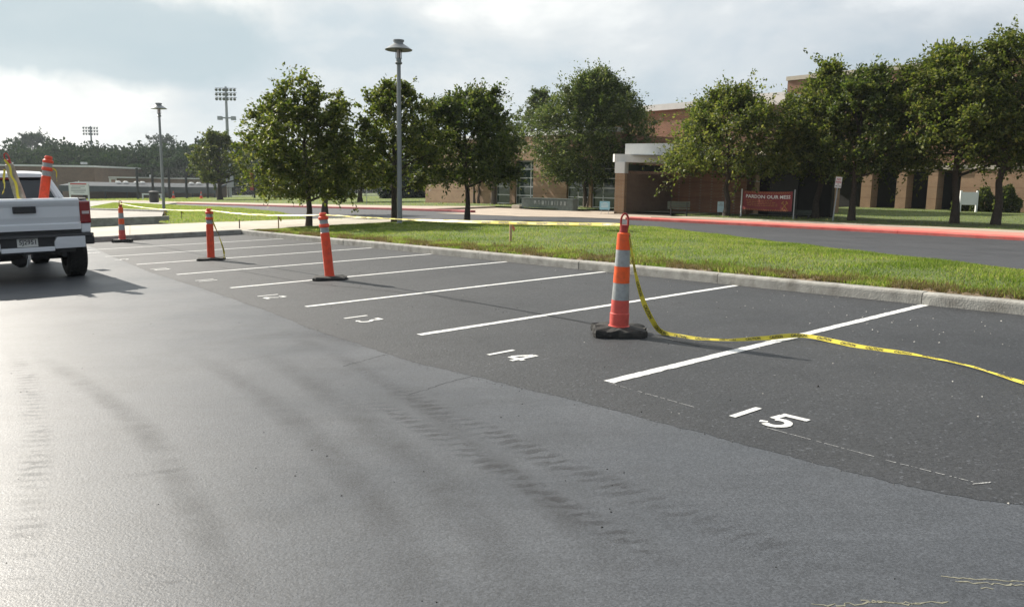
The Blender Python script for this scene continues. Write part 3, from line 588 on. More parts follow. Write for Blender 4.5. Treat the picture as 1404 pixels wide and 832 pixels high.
# lawns on the school side and the left field
LAWN_R = uvp([(-25, 32.0), (-20, 33.0), (-15, 33.6), (-9, 34.8), (0, 34.8), (30, 33.4), (30, 80), (-34, 80), (-34, 66), (-27, 33.4)])
sheet('lawn', LAWN_R, .115, 'lawn_ground', 2.0)
LAWN_M = uvp([(-34.7, 34.3), (-36.3, 33.1), (-37.6, 32.7), (-42, 33.4), (-46, 31.6), (-60, 30.7), (-92, 30.5), (-135, 30.5), (-135, 60), (-60, 60), (-40, 50), (-34.5, 40)])
sheet('lawn', LAWN_M, .115, 'lawn_ground', 2.0)
LEFT = [uvh(*q, .1) for q in ((217, 305), (240, 307.5), (330, 305.5), (420, 301.5), (525, 299), (600, 301))]
LAWN_L = uvp(LEFT[:-1] + [(-32, 15.1), (-38, 17.4), (-47, 20.0), (-60, 22.5), (-92, 24.2), (-106, 24.2), (-75, 14.6), uvh(222, 296, .1)])
sheet('lawn', LAWN_L, .10, 'lawn_ground', 1.5)
for poly, n, hh, ww in ((LAWN_L, 70000, .085, .026), (LAWN_R, 60000, .08, .035), (LAWN_M, 55000, .09, .04)):
    q = scatter(poly, n, rng); q = q[(q[:, 1] > 3)]; d = np.abs(q[:, 0]) / q[:, 1]; q = q[d < .75]
    blades('grass', np.c_[q, terr(q[:, 0], q[:, 1]) + .10], hh * (.45 + .6 * clump(q)), ww, rng, 'grass_blade', 1.1)
walk_l = walk('sidewalk', [(UC - .18, -9), (UC - .18, 0), (UC - .18, 6), (UC - .18, 9.5), (-26.4, 10.9), (-27.6, 13.6), (-27.4, 16.2), (-28.6, 18.3)],
              [(-33.5, -9), (-33.4, 0), (-33.2, 4), (LEFT[1][0] - .3, LEFT[1][1]), (LEFT[2][0], LEFT[2][1]), (LEFT[3][0], LEFT[3][1]), (LEFT[4][0], LEFT[4][1] + .1), (-31.5, 16.4)], 'cream_concrete', .145, 3.0)
# raised kerb of the neighbouring bay, seen at the left behind the truck
kl = struct_root('kerb'); a0, a1 = uvh(60, 312, 0), uvh(232, 306, 0)
kerb_run(kl, [(a0[0] - 4, a0[1] - 4.5), a0, a1], .34, .2, 'curb_concrete', 3.05)
b0, b1 = uvh(95, 293, 0), uvh(224, 298, 0)
sheet('neighbour_bay', uvp([(a0[0] - .15, a0[1] - .2), (a1[0] - .15, a1[1] - .3), (b1[0], b1[1]), (b0[0], b0[1]), (b0[0] - 10, b0[1] - 10), (a0[0] - 4, a0[1] - 4.5)]), .30, 'concrete', 1.5)
kl2 = struct_root('kerb'); kerb_run(kl2, [(b0[0] - 10, b0[1] - 10), b0, b1], .42, .2, 'curb_concrete', 3.05)
sheet('far_walk', uvp([uvh(60, 284, .05), uvh(140, 284, .05), uvh(228, 280.5, .05), uvh(245, 278.5, .05), uvh(205, 276.5, .05), uvh(60, 275.5, .05)]), .09, 'concrete', 3.0)
FARG = uvp([uvh(60, 275.3, .05), uvh(205, 276.2, .05), uvh(245, 278.2, .05), uvh(262, 277.6, .05), uvh(300, 268.5, .0), uvh(60, 267.5, .0)])
sheet('lawn', FARG, .10, 'lawn_ground', 4.0)
q = scatter(FARG, 26000, rng); blades('grass', np.c_[q, terr(q[:, 0], q[:, 1]) + .09], .12, .10, rng, 'grass_blade', .8)
# litter of the paving work
mb = MB(); lr = random.Random(21)
for i in range(260):
    if i < 130: u, v = lr.uniform(-16, 0), lr.uniform(4.1, 10.0)
    elif i < 215: u, v = lr.uniform(-9, 1), lr.uniform(.2, 3.6)
    else: u, v = lr.uniform(-6, -2), lr.uniform(7.5, 10)
    r = lr.uniform(.003, .009) * (1 + .5 * (v > 6)); p = P(u, v, -.006 if v < 3.7 else 0)
    vs = [(p[0] + r * x * lr.uniform(.6, 1.6), p[1] + r * y * lr.uniform(.6, 1.6), p[2] + r * z * .8) for x, y, z in ((1, 0, 0), (-.5, .87, 0), (-.5, -.87, 0), (.1, .1, 1))]
    mb.add(vs, [(0, 1, 3), (1, 2, 3), (2, 0, 3), (0, 2, 1)])
tag(mb.build('loose_gravel', 'pebble'), kind='stuff')
mb = MB(); lr = random.Random(52)
cl = [(-7.6, 1.1), (-6.9, .9), (-5.4, .4), (-4.2, 1.9), (-9.5, 2.2), (-8, 6.5), (-11.5, 6.0), (-13.2, 7.2), (-6.5, 7.9), (-3.0, 2.9), (-2.4, 1.2)]
for i in range(240):
    c = lr.choice(cl); k = lr.random() < .55; u, v = (lr.gauss(c[0], .35), lr.gauss(c[1], .3)) if k else (lr.uniform(-14, -1), lr.uniform(.2, 9.8))
    r = lr.uniform(.003, .010) * (1.5 if lr.random() < .08 else 1); p = P(u, v, -.004 if v < 3.7 else 0)
    vs = [(p[0] + r * x * lr.uniform(.6, 1.7), p[1] + r * y * lr.uniform(.6, 1.7), p[2] + r * z * .8) for x, y, z in ((1, 0, 0), (-.5, .87, 0), (-.5, -.87, 0), (.1, .1, 1))]
    mb.add(vs, [(0, 1, 3), (1, 2, 3), (2, 0, 3), (0, 2, 1)])
tag(mb.build('asphalt_crumbs', 'crack'), kind='stuff')
# ------------------------------------------------------------------ school buildings (local x along the front, y to the back)
ORG = hit(843, 291, .1); ORG[2] = 0.0
def ray_ab(px, b, py=250.0):
    """school coordinate a where a photo column meets the plane y=b, and its depth"""
    d = RW @ np.array([(px - CX) / F, -(py - CY) / F, -1.0]); n = np.array([*V2, 0]); o = np.array([*ORG[:2], 0])
    t = (b - (CAMP - o) @ n) / (d @ n); p = CAMP + d * t
    return float((p - o)[:2] @ U2), p[2]
def A(px, b): return ray_ab(px, b)[0]
def Zf(px, py, b): return float(ray_ab(px, b, py)[1])
def window_unit(root, x0, x1, y, z0, z1, vx, hz, fr=.07, dep=.12):
    """framed window facing -y: frame bars proud of panes, each pane a sub-part"""
    mb = MB(); e = .002
    xs = [x0] + list(vx) + [x1]; zs = [z0] + list(hz) + [z1]
    for z in zs: mb.bb(x0, x1, y - dep * .35, y + dep * .3, z - fr / 2, z + fr / 2)
    for x in xs: mb.bb(x - fr / 2, x + fr / 2, y - dep * .35 + e, y + dep * .3 - e, z0, z1)
    f = mb.build('window', 'window_frame', root)
    for i in range(len(xs) - 1):
        for j in range(len(zs) - 1):
            MB().bb(xs[i] + fr / 2 - .01, xs[i + 1] - fr / 2 + .01, y - .01, y + .012, zs[j] + fr / 2 - .01, zs[j + 1] - fr / 2 + .01).build('pane', 'window_glass', f)
    return f
# main hall with the tall right block
sc1 = thing('school_hall', 'brick school hall with a white roof edge rising behind the entrance canopy', 'building', ORG, A_U)
bH = 14.0; bT_ = 24.0; x0, x1 = A(838, bH), A(1036, bH); zt = Zf(950, 148, bH)
MB().bb(x0, x1, bH, bT_ - .05, -1, zt).build('wall', 'red_brick', sc1)
MB().bb(x0 - .15, x1, bH - .2, bH + .25, zt - .02, zt + .42).build('roof_edge', 'white_panel', sc1)
xa, xb = A(905, bH + 3), A(1010, bH + 3); zz0, zz1 = zt, Zf(990, 134, bH + 3)
n = 12; poly = [(xa, zt - .1)] + [(xa + (xb - xa) * i / n, zt + .1 + (zz1 - zt) * math.sin(math.pi / 2 * i / n)) for i in range(n + 1)] + [(x1, zz1), (x1, zt - .1)]
rf = MB().prism(poly, bH + 3, bT_ - .1).build('roof', 'white_panel', sc1)
MB().bb(A(990, bH + 5), A(990, bH + 5) + .5, bH + 5, bH + 5.6, zz1 - .3, zz1 + .35).build('roof_vent', 'galvanized', rf)
sc2 = thing('school_block', 'tall plain brick school block rising behind the right-hand trees', 'building', ORG, A_U)
bT = 32.0; t0 = A(1071, bT); zT = Zf(1071, 112, bT)
# arcade at its foot: piers carry the wall above
fz = 3.15
MB().bb(t0, t0 + 60, bT, bT + 25, fz + .5, zT).build('wall', 'red_brick', sc2)
MB().bb(t0 - .1, t0 + 60, bT - .12, bT + .4, zT + .003, zT + .35).build('roof_edge', 'pale_stone', sc2)
MB().bb(t0, A(1318, bT), bT - .25, bT + 1.0, fz, fz + .5).build('lintel', 'pale_stone', sc2)
MB().bb(t0, A(1322, bT), bT + 4.0, bT + 4.3, -1, fz + .497).build('recess_wall', 'interior_shade', sc2)  # arcade shade painted on as a near-black back wall
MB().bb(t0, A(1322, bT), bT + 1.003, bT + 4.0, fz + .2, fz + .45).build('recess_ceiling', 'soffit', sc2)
for pl_, pr_ in ((1066, 1080), (1126, 1139), (1183, 1197), (1231, 1245), (1274, 1287)):
    xa, xb = A(pl_, bT), A(pr_, bT); MB().bb(xa, xb, bT - .2, bT + .95, -1, fz).build('pier', 'tan_brick', sc2)
xr = A(1318, bT)
MB().bb(xr, t0 + 60, bT - .1, bT + .3, -1, fz + .5).build('side_wall', 'tan_brick', sc2)
MB().bb(xr - .03, t0 + 60, bT - .16, bT + .2, fz + .05, fz + .42).build('stone_band', 'pale_stone', sc2)
# low classroom wing with window bays
sc3 = thing('classroom_wing', 'low tan brick classroom wing with white-framed windows behind the birch trees', 'building', ORG, A_U)
bW = 5.0; zW = 5.0
def zw(py, px=735): return Zf(px, py, bW)
bays = [(679, 699), (706, 731), (777, 808), (811, 843)]
walls = [(583, 679), (699, 706), (731, 777), (808, 811)]
zb = -.2; zh = 3.3
for l, r_ in walls: MB().bb(A(l, bW), A(r_, bW), bW, bW + .4, -1, zh).build('wall', 'tan_brick', sc3)
for l, r_ in bays:
    xa, xb = A(l, bW), A(r_, bW)
    MB().bb(xa, xb, bW + .05, bW + .4, -1, .1).build('sill_wall', 'pale_stone', sc3)
    vx = [xa + (xb - xa) * (.78 if r_ - l > 22 and l < 720 else .45)] if r_ - l > 22 else []
    window_unit(sc3, xa, xb, bW + .2, .14, zh - .05, vx, [.14 + .63 * k for k in range(1, 5)])
xL, xR = A(583, bW), A(843, bW)
MB().bb(xL, xR, bW - .04, bW + .5, zh + .002, zW).build('parapet_wall', 'tan_brick', sc3)
MB().bb(xL - .1, xR, bW - .12, bW + .6, zW + .002, zW + .3).build('roof_edge', 'white_panel', sc3)
MB().bb(xL, xR, bW + .5, bW + 16, -1, zW - .1).build('core', 'red_brick', sc3)
# entrance canopy: footprint in metres east (x) and north (y) of its front left corner
sc4 = thing('entrance_canopy', 'flat white-edged entrance canopy on brick walls over the front doors', 'canopy', ORG, 0)
CF = np.array([math.cos(D2R(-24)), math.sin(D2R(-24))]); CB = np.array([-CF[1], CF[0]])
def col(px, Y):                                                    # point under a photo column at distance Y, relative to the corner
    return np.array([(px - CX) / F * Y * .990 - ORG[0], Y - ORG[1]])
def slab(root, name, mat, a, b, th, z0, z1, back=True):
    """upright slab from a to b, thickness th to the left of the run"""
    a, b = np.array(a, float), np.array(b, float); d = (b - a) / np.linalg.norm(b - a); n = np.array([-d[1], d[0]]) * th
    return MB().prism([tuple(a), tuple(b), tuple(b + n), tuple(a + n)], z0, z1, 'z').build(name, mat, root)
def zat(py, px, Y): return zpx0(px, py, Y)
def zpx0(px, py, Y): return HC + ((252.9 + .0155 * (px - 702)) - py) / F * Y
YC = float(ORG[1]); zc0, zc1, zc2 = zpx0(845, 238, YC), zpx0(845, 223, YC), zpx0(845, 212.5, YC)
W0 = np.array([0., 0.]); W1 = V2 * 4.9; PR = col(1034, 45.6); PL_ = col(1004, 46.6)
slab(sc4, 'wall', 'brown_brick', W0 + U2 * .03 + V2 * .4, W1, .38, -1, zc0)
slab(sc4, 'pier', 'tan_brick', W0 - CF * .05, W0 + CF * .5, .5, -1, zc0 - .002)
slab(sc4, 'corner_panel', 'white_panel', W0 - CF * .08 - CB * .03, W0 + CF * .48 - CB * .03, .8, zc0 + .001, zc1)
FE = PR + CF * .4
slab(sc4, 'fascia', 'white_panel', W0 - CF * .1 - CB * .08, FE - CB * .08, .4, zc1 + .001, zc2)
slab(sc4, 'fascia', 'white_panel', W0 - CF * .1 + CB * .35, W1 - CF * .1 + V2 * 1.0, -.35, zc1 + .001, zc2 - .003)
R1 = W1 + U2 * 9.0
MB().prism([tuple(W0 + CF * .3 + CB * .33), tuple(FE + CB * .33), tuple(R1 + V2 * .8), tuple(W1 + V2 * .8 + U2 * .3)], zc1 + .03, zc2 - .05, 'z').build('roof', 'soffit', sc4)
slab(sc4, 'rear_wall', 'red_brick', W1 - U2 * .3, W1 + U2 * 5.2, .4, -1, zc1 + .025)
slab(sc4, 'door_wall', 'interior_shade', W1 + U2 * 5.21 + V2 * 1.2, W1 + U2 * 9.5 + V2 * 1.2, .3, -1, zc1 + .026)
slab(sc4, 'door', 'dark_metal', W1 + U2 * 5.9 + V2 * 1.15, W1 + U2 * 7.6 + V2 * 1.15, .04, .1, 2.3)
slab(sc4, 'clerestory', 'window_glass', W0 + U2 * .10 + V2 * .9, W1 + U2 * .07, .05, zc0 + .15, zc1 - .12)
bx0, bx1 = col(854, YC + 1.2), col(945, YC - .8)
slab(sc4, 'roof_box', 'white_panel', bx0, bx1, 4.0, zc2 - .06, zpx0(870, 199, YC + 1))
PR = PL_ + U2 * 1.45
pr = slab(sc4, 'pier', 'tan_brick', PL_, PR, 1.5, -1, zc1)
for z in (.9, 1.9): slab(sc4, 'stone_band', 'pale_stone', PL_ - U2 * .02 - V2 * .02, PR + U2 * .02 - V2 * .02, 1.54, z, z + .08)
sc5 = thing('brick_porch', 'tan brick porch wall with a dark window slot behind the red banner', 'building', ORG, 0)
Q = [col(x, y) for x, y in ((1036, 51.0), (1041, 50.6), (1050, 50.0), (1077, 48.2))]; zP = 3.6
slab(sc5, 'wall', 'tan_brick', Q[0], Q[1], 4, -1, zP); slab(sc5, 'wall', 'tan_brick', Q[2], Q[3], 4, -1, zP)
slab(sc5, 'recess', 'interior_shade', Q[1] + CB * .3, Q[2] + CB * .3, 3, -1, zP - .003)
slab(sc5, 'pane', 'window_glass', Q[1] + CB * .2, Q[2] + CB * .2, .03, .7, zP - .2); slab(sc5, 'transom', 'window_frame', Q[1] + CB * .17, Q[2] + CB * .17, .06, 1.7, 1.77)
slab(sc5, 'roof_edge', 'pale_stone', Q[0] - CB * .05 - CF * .05, Q[3] - CB * .05 + CF * .05, 4.1, zP + .002, zP + .3)
plz = [W0 - U2 * 1 - V2 * 1, W0 - CB * .2, W1, W1 + U2 * 9, PR + CB * .4, PL_ - CB * .3, col(980, 44.6), col(930, 44.2), col(870, 45.6)]
sheet('entrance_paving', [tuple(ORG[:2] + q) for q in plz], .128, 'concrete', 1.5)
# ------------------------------------------------------------------ trees
def leaf_cloud(rng, cen, axis, size, n_flat=.55):
    """leaf quads (two triangles folded as one diamond) at cen, pointing roughly along axis"""
    n = len(cen); a = axis + rng.normal(0, .55, (n, 3)); a[:, 2] -= .25; a /= np.linalg.norm(a, axis=1)[:, None] + 1e-9
    up = rng.normal(0, n_flat, (n, 3)); up[:, 2] += 1.0
    b = np.cross(a, up); b /= np.linalg.norm(b, axis=1)[:, None] + 1e-9
    s = size * rng.uniform(.65, 1.3, n)[:, None]
    v = np.empty((n, 4, 3)); v[:, 0] = cen - a * s * .5; v[:, 1] = cen + b * s * .32 + a * s * .05; v[:, 2] = cen + a * s * .55; v[:, 3] = cen - b * s * .32 + a * s * .05
    return v.reshape(-1, 3)
def tree(name, label, loc, H, R, cb, seed, leaf='leaf_olive', n_leaf=15000, lsize=.14, trunk_r=.12, stems=1, shape='round', off=(0, 0), group=None, bark='bark', gaps=.25, spread=1.0, limbs=None, fill=.6):
    rng = np.random.default_rng(seed); t = thing(name, label, 'tree', loc, 0, group)
    n_leaf = int(n_leaf * 2.2); lsize *= .74
    mb = MB(); ends = []
    lob = rng.random(4) * 6.28
    def lobe(az, f): return 1 + .15 * math.sin(2 * az + lob[0] + 2 * f) + .13 * math.sin(3 * az + lob[1] - 4 * f) + .10 * math.sin(5 * az + 9 * f + lob[2])
    def env(f):
        if shape == 'round': return max(.05, math.sin(math.pi * min(1, max(0, (f * .93 + .07))) ** .72)) ** .62
        if shape == 'tall': return max(.05, math.sin(math.pi * min(1, max(0, (f * .90 + .10))) ** .85)) ** .8
        if shape == 'dome': return max(.04, 1 - f ** 1.6) ** .62 * (.8 + .2 * min(1, f * 5))
        if shape == 'vase': return max(.05, (math.sin(math.pi * min(1, f * .86 + .12))) ** .5)
        return 1.0
    for st in range(stems):
        sa = rng.random() * 6.28; lean = (.12 if stems == 1 else .9) * R * .35
        top_ = np.array([off[0] * .5 + math.cos(sa) * lean, off[1] * .5 + math.sin(sa) * lean, H * (.9 if stems == 1 else rng.uniform(.75, .93))])
        base = np.array([math.cos(sa), math.sin(sa), 0]) * (0 if stems == 1 else .18)
        pts = []; k = 9; jit = rng.normal(0, 1, (k, 2)) * H * .008
        for i in range(k):
            f = i / (k - 1); p = base + (top_ - base) * f; bend = min(1, max(0, (f - .12) * 1.3)) ** 1.2
            p[:2] = base[:2] + (top_[:2] - base[:2]) * bend + jit[i] * (i > 0); pts.append(p)
        tr = trunk_r / (1 if stems == 1 else stems ** .5)
        rad = [tr * (1.35 if i == 0 else 1.0) * (1 - .93 * (i / (k - 1)) ** .9) + .012 for i in range(k)]; pts[0][2] = -.15
        mb.tube(pts, rad, 9)
        nl = limbs or int(24 / stems ** .6); P_ = np.array(pts)
        for j in range(nl):
            f0 = (cb * .88 + (H * .9 - cb * .88) * ((j + rng.random() * .6) / nl) ** 1.1) / H
            z0 = f0 * H; zs = P_[:, 2]; b0 = np.array([np.interp(z0, zs, P_[:, i]) for i in range(3)])
            az = j * 2.4 + rng.normal(0, .35); el = D2R(8 + 55 * (f0 ** 1.3) + rng.normal(0, 9))
            dr = np.array([math.cos(az) * math.cos(el), math.sin(az) * math.cos(el), math.sin(el)])
            # length to reach the envelope
            ln = .3
            for _ in range(60):
                q = b0 + dr * ln; fz_ = (q[2] - cb * .8) / (H - cb * .8); rr = R * env(fz_) * lobe(az, fz_) if fz_ < 1 else 0
                if math.hypot(q[0] - off[0] * bendf(f0), q[1] - off[1] * bendf(f0)) > rr: break
                ln += R / 25
            ln *= rng.uniform(.82, 1.08)
            m1 = b0 + dr * ln * .5 + rng.normal(0, .06, 3) * R * .5; e1 = b0 + dr * ln + np.array([0, 0, ln * .10 * rng.normal(0, 1)])
            r0 = max(.014, tr * (1 - f0) * .62)
            mb.tube([b0, m1, e1], [r0, r0 * .55, .008], 5, cap=False)
            ends.append((b0, m1, e1, ln))
    # sprays off the limbs
    cen = []; axs = []; per = 26; nsp = max(20, n_leaf // per); lens = np.array([e[3] for e in ends]); pr = lens ** 1.5 / (lens ** 1.5).sum()
    ch = rng.choice(len(ends), nsp, p=pr)
    ph_ = rng.random(6) * 6.28
    for c in ch:
        if rng.random() < fill:                                    # twigs spread through the crown's volume
            fz_ = rng.random() ** .9; az = rng.random() * 6.28; rr = R * env(fz_) * rng.random() ** .42 * lobe(az, fz_); zc = cb + (H * .97 - cb) * fz_
            bo = bendf(zc / H); p = np.array([off[0] * bo + rr * math.cos(az), off[1] * bo + rr * math.sin(az), zc])
            out = np.array([math.cos(az), math.sin(az), .35]); f = .8
        else:
            b0, m1, e1, ln = ends[c]; f = rng.random() ** .62; f = .22 + .80 * f
            p = (b0 + (m1 - b0) * f * 2) if f < .5 else (m1 + (e1 - m1) * (f - .5) * 2)
            out = e1 - b0
        out = out / (np.linalg.norm(out) + 1e-9)
        d = out * .75 + rng.normal(0, .6, 3) * spread; d[2] += .12 + .5 * max(0, (p[2] / H - .75) * 4); d /= np.linalg.norm(d)
        sl_ = (.16 + .14 * rng.random()) * R * (1.25 - .5 * f) * (2.1 if rng.random() < .13 else 1)
        q = p + d * sl_ * .5
        nz = math.sin(q[0] * 2.6 / R * 1.9 + ph_[0]) + math.sin(q[1] * 2.6 / R * 1.9 + ph_[1]) + math.sin(q[2] * 3.0 / R * 1.9 + ph_[2])
        if nz < -1.6 + gaps * 1.8 and rng.random() < .85: continue
        k = per; s = rng.random(k); dro = np.zeros((k, 3)); dro[:, 2] = -.25 * sl_ * s ** 2
        cc = p + d * (s * sl_)[:, None] + dro + rng.normal(0, .055 * R * .55, (k, 3)) * (.45 + .55 * s[:, None])
        cen.append(cc); axs.append(np.repeat(d[None], k, 0))
    cen = np.concatenate(cen); axs = np.concatenate(axs)
    mb.build('trunk', bark, t, smooth=True)
    fast_mesh('crown', leaf_cloud(rng, cen, axs, lsize), 4, leaf, t)
    return t
def bendf(f): return min(1, max(0, (f - .12) * 1.3)) ** 1.2
def tree_px(base, topy, half, cby, seed, label, h0=.12, offpx=0, **k):
    p = hit(*base, h0); s = ppm(p); H_ = hgt(p, topy); cb = hgt(p, cby); R = half / s
    return tree(k.pop('name', 'shade_tree'), label, p, H_ * .955, R * .96, cb, seed, off=(offpx / s, 0), **k)
G1 = 'shade trees around the drive and school lawn'
tree_px((423, 311), 97, 84, 272, 101, 'bushy olive-green shade tree beside the concrete walk, left of the tall lamp', leaf='leaf_olive', n_leaf=19000, lsize=.17, trunk_r=.105, group=G1, offpx=-4)
tree_px((445, 292), 185, 50, 262, 102, 'smaller shade tree whose trunk shows just right of the bushy tree by the walk', leaf='leaf_dark', n_leaf=7000, lsize=.24, trunk_r=.17, group=G1, offpx=8)
tree_px((494, 277), 205, 50, 258, 103, 'low tree on the far lawn in front of the white stair rails', leaf='leaf_dark', n_leaf=6000, lsize=.34, trunk_r=.24, group=G1)
tree_px((541, 306), 103, 70, 258, 104, 'open-crowned shade tree growing right behind the tall lamp post', leaf='leaf_olive', n_leaf=13500, lsize=.17, trunk_r=.12, group=G1, gaps=.5, offpx=2)
tree_px((640, 301), 112, 84, 252, 105, 'dark dense shade tree with a straight dark trunk at the drive edge', leaf='leaf_dark', n_leaf=21000, lsize=.18, trunk_r=.115, group=G1, h0=.05)
tree_px((302, 274), 178, 38, 250, 106, 'lone small tree on the far left lawn in front of a light mast', leaf='leaf_olive', n_leaf=9000, lsize=.42, trunk_r=.34, group=G1)
tree_px((995, 296), 120, 108, 240, 107, 'wide leafy tree shading the entrance, left of the red banner', leaf='leaf_olive', n_leaf=20000, lsize=.20, trunk_r=.15, group=G1, shape='dome', offpx=2)
tree_px((1118, 299), 80, 86, 240, 108, 'tall tree between the red banner and the no parking sign', leaf='leaf_olive', n_leaf=18000, lsize=.20, trunk_r=.15, group=G1, shape='dome', offpx=4)
tree_px((1167, 302), 86, 90, 236, 109, 'dark tree just right of the no parking sign', leaf='leaf_dark', n_leaf=16000, lsize=.20, trunk_r=.15, group=G1, shape='dome', offpx=12)
tree_px((1308, 306), 56, 112, 236, 110, 'large spreading tree left of the blank white board', leaf='leaf_olive', n_leaf=23000, lsize=.20, trunk_r=.17, group=G1, shape='dome', offpx=-22)
tree_px((1364, 308), 32, 98, 226, 111, 'tallest forked tree at the right edge in front of the hedge', leaf='leaf_olive', n_leaf=22000, lsize=.20, trunk_r=.17, group=G1, shape='vase', offpx=30, limbs=20)
G2 = 'multi-stemmed birches along the classroom wing'
tree_px((738, 276), 115, 42, 232, 112, 'slender multi-stemmed birch left of the grey monument sign', leaf='leaf_mid', n_leaf=17000, lsize=.22, trunk_r=.24, stems=4, shape='tall', group=G2, bark='pale_bark', gaps=.45, fill=.75, name='birch_tree')
tree_px((806, 284), 90, 82, 250, 113, 'tall full multi-stemmed birch beside the entrance canopy', leaf='leaf_mid', n_leaf=44000, lsize=.20, trunk_r=.26, stems=5, shape='tall', group=G2, bark='pale_bark', gaps=.1, offpx=8, fill=.88, name='birch_tree')
G3 = 'young trees along the brick wing wall'
tree_px((620, 277), 200, 26, 256, 114, 'young pale-stemmed tree at the left end of the brick wing', leaf='leaf_mid', n_leaf=3000, lsize=.26, trunk_r=.16, stems=2, group=G3, bark='pale_bark', name='young_tree')
tree_px((653, 279), 195, 30, 252, 115, 'young twin-stemmed tree in the middle of the brick wing wall', leaf='leaf_dark', n_leaf=3500, lsize=.26, trunk_r=.14, stems=2, group=G3, bark='pale_bark', name='young_tree')
tree_px((677, 280), 185, 30, 250, 116, 'young tree standing against the leftmost classroom window', leaf='leaf_dark', n_leaf=4000, lsize=.26, trunk_r=.2, stems=1, group=G3, bark='pale_bark', name='young_tree')
def bush(name, label, loc, sx, sy, H, seed, leaf, n, ls, group=None, cone=False):
    rng = np.random.default_rng(seed); t = thing(name, label, 'shrub', loc, 0, group)
    d = rng.normal(0, 1, (n, 3)); d /= np.linalg.norm(d, axis=1)[:, None]; d[:, 2] = np.abs(d[:, 2]); r = rng.uniform(.72, 1.02, n) + .10 * np.sin(d[:, 0] * 7 + seed) * np.sin(d[:, 1] * 6) + .08 * np.sin(d[:, 2] * 9 + seed)
    c = d * r[:, None] * np.array([sx, sy, H])
    if cone: c[:, :2] *= (1.25 - .75 * c[:, 2:] / H)
    fast_mesh('foliage', leaf_cloud(rng, c, d, ls, 1.0), 4, leaf, t)
    mb = MB()
    for k in range(5): a = k * 1.26; mb.tube([(0, 0, -.1), (math.cos(a) * sx * .3, math.sin(a) * sy * .3, H * .4), (math.cos(a) * sx * .55, math.sin(a) * sy * .55, H * .75)], [.04, .025, .01], 5)
    mb.build('stem', 'bark', t)
    return t
p = hit(590, 271, .1); s = ppm(p); bush('evergreen_shrub', 'dark rounded evergreen at the left end of the brick wing', p, 24 / s, 20 / s, hgt(p, 236), 5, 'needle', 4200, .45, cone=True)
p = hit(550, 272, .1); s = ppm(p); bush('evergreen_shrub', 'dark purple-green evergreen behind the lamp post trunk', p, 28 / s, 18 / s, hgt(p, 226), 6, 'needle', 4200, .5)
p = hit(463, 272, .1); s = ppm(p); bush('shrub', 'small mid-green shrub on the far lawn left of the stair rails', p, 16 / s, 12 / s, hgt(p, 240), 7, 'leaf_mid', 1500, .5)
p = hit(388, 271, .1); s = ppm(p); bush('shrub', 'small green tree-shrub by the far fence left of the bushy tree', p, 12 / s, 12 / s, hgt(p, 248), 8, 'leaf_mid', 1200, .6)
def front_of_block(px, gap):
    a = A(px, bT - gap); q = ORG[:2] + a * U2 + (bT - gap) * V2; return np.array([q[0], q[1], float(terr(*q)) + .115])
for px, hw, ty, sd, lb in ((1324, 15, 266, 9, 'low dark hedge bush behind the blank white board'), (1352, 18, 258, 10, 'clipped hedge bush between the board and the right-edge trunk'), (1384, 18, 257, 11, 'clipped hedge bush at the right edge against the brick wall')):
    p = front_of_block(px, 1.6); s = ppm(p); bush('hedge_bush', lb, p, hw / s, 12 / s, hgt(p, ty), sd, 'leaf_dark', 3200, .2, 'hedge bushes along the right brick wall')
# woods beyond the playing field
rng = np.random.default_rng(77); cs, ax = [], []; wcr = []
def crown(x, y, top_, R, n, rng):
    z0 = float(terr(x, y)); Hh = top_ - z0; d = rng.normal(0, 1, (n, 3)); d /= np.linalg.norm(d, axis=1)[:, None]
    lob = 1 + .22 * np.sin(d[:, 0] * 5 + x) * np.sin(d[:, 2] * 5 + y) + .16 * np.sin(d[:, 1] * 8 + x * 2) + .1 * np.sin(d[:, 2] * 13 + x)
    r = rng.uniform(.55, 1.0, n) ** .5 * lob; c = d * r[:, None] * np.array([R, R, Hh * .46]) + np.array([x, y, z0 + Hh * .54]); return c, d
def woods(name, rows, nleaf, size, mat, rng):
    cs, ax = [], []
    for px0, px1, cnt, Y, rows_top, R in rows:
        for i in range(cnt):
            px = px0 + (px1 - px0) * (i + rng.random() * .8) / cnt; y = Y + rng.uniform(-8, 8); x = (px - CX) / F * y * 1.0
            ty = np.interp(px, [a for a, b in rows_top], [b for a, b in rows_top]) + rng.uniform(-3, 9)
            zt_ = HC + ((252.5 + .0155 * (px - 702)) - ty) / F * y
            c, d = crown(x, y, zt_, R * rng.uniform(.8, 1.25), nleaf, rng); cs.append(c); ax.append(d)
    o = fast_mesh(name, leaf_cloud(rng, np.concatenate(cs), np.concatenate(ax), size, 1.0), 4, mat); return tag(o, kind='stuff')
TL = [(-300, 205), (-100, 205), (0, 208), (20, 206), (90, 200), (130, 198), (200, 200), (222, 197), (240, 206), (262, 196), (330, 200), (420, 205), (520, 212), (640, 215), (900, 215)]
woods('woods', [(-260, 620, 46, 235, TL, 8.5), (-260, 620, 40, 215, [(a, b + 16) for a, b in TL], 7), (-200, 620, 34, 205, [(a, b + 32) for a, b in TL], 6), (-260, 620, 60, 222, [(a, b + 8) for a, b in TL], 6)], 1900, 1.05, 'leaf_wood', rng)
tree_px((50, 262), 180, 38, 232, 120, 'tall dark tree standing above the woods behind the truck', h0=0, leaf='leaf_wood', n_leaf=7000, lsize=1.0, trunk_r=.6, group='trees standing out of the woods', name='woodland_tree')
tree_px((92, 262), 202, 26, 240, 121, 'paler green tree in front of the woods above the field house', h0=0, leaf='leaf_light_wood', n_leaf=5000, lsize=.9, trunk_r=.5, group='trees standing out of the woods', name='woodland_tree')
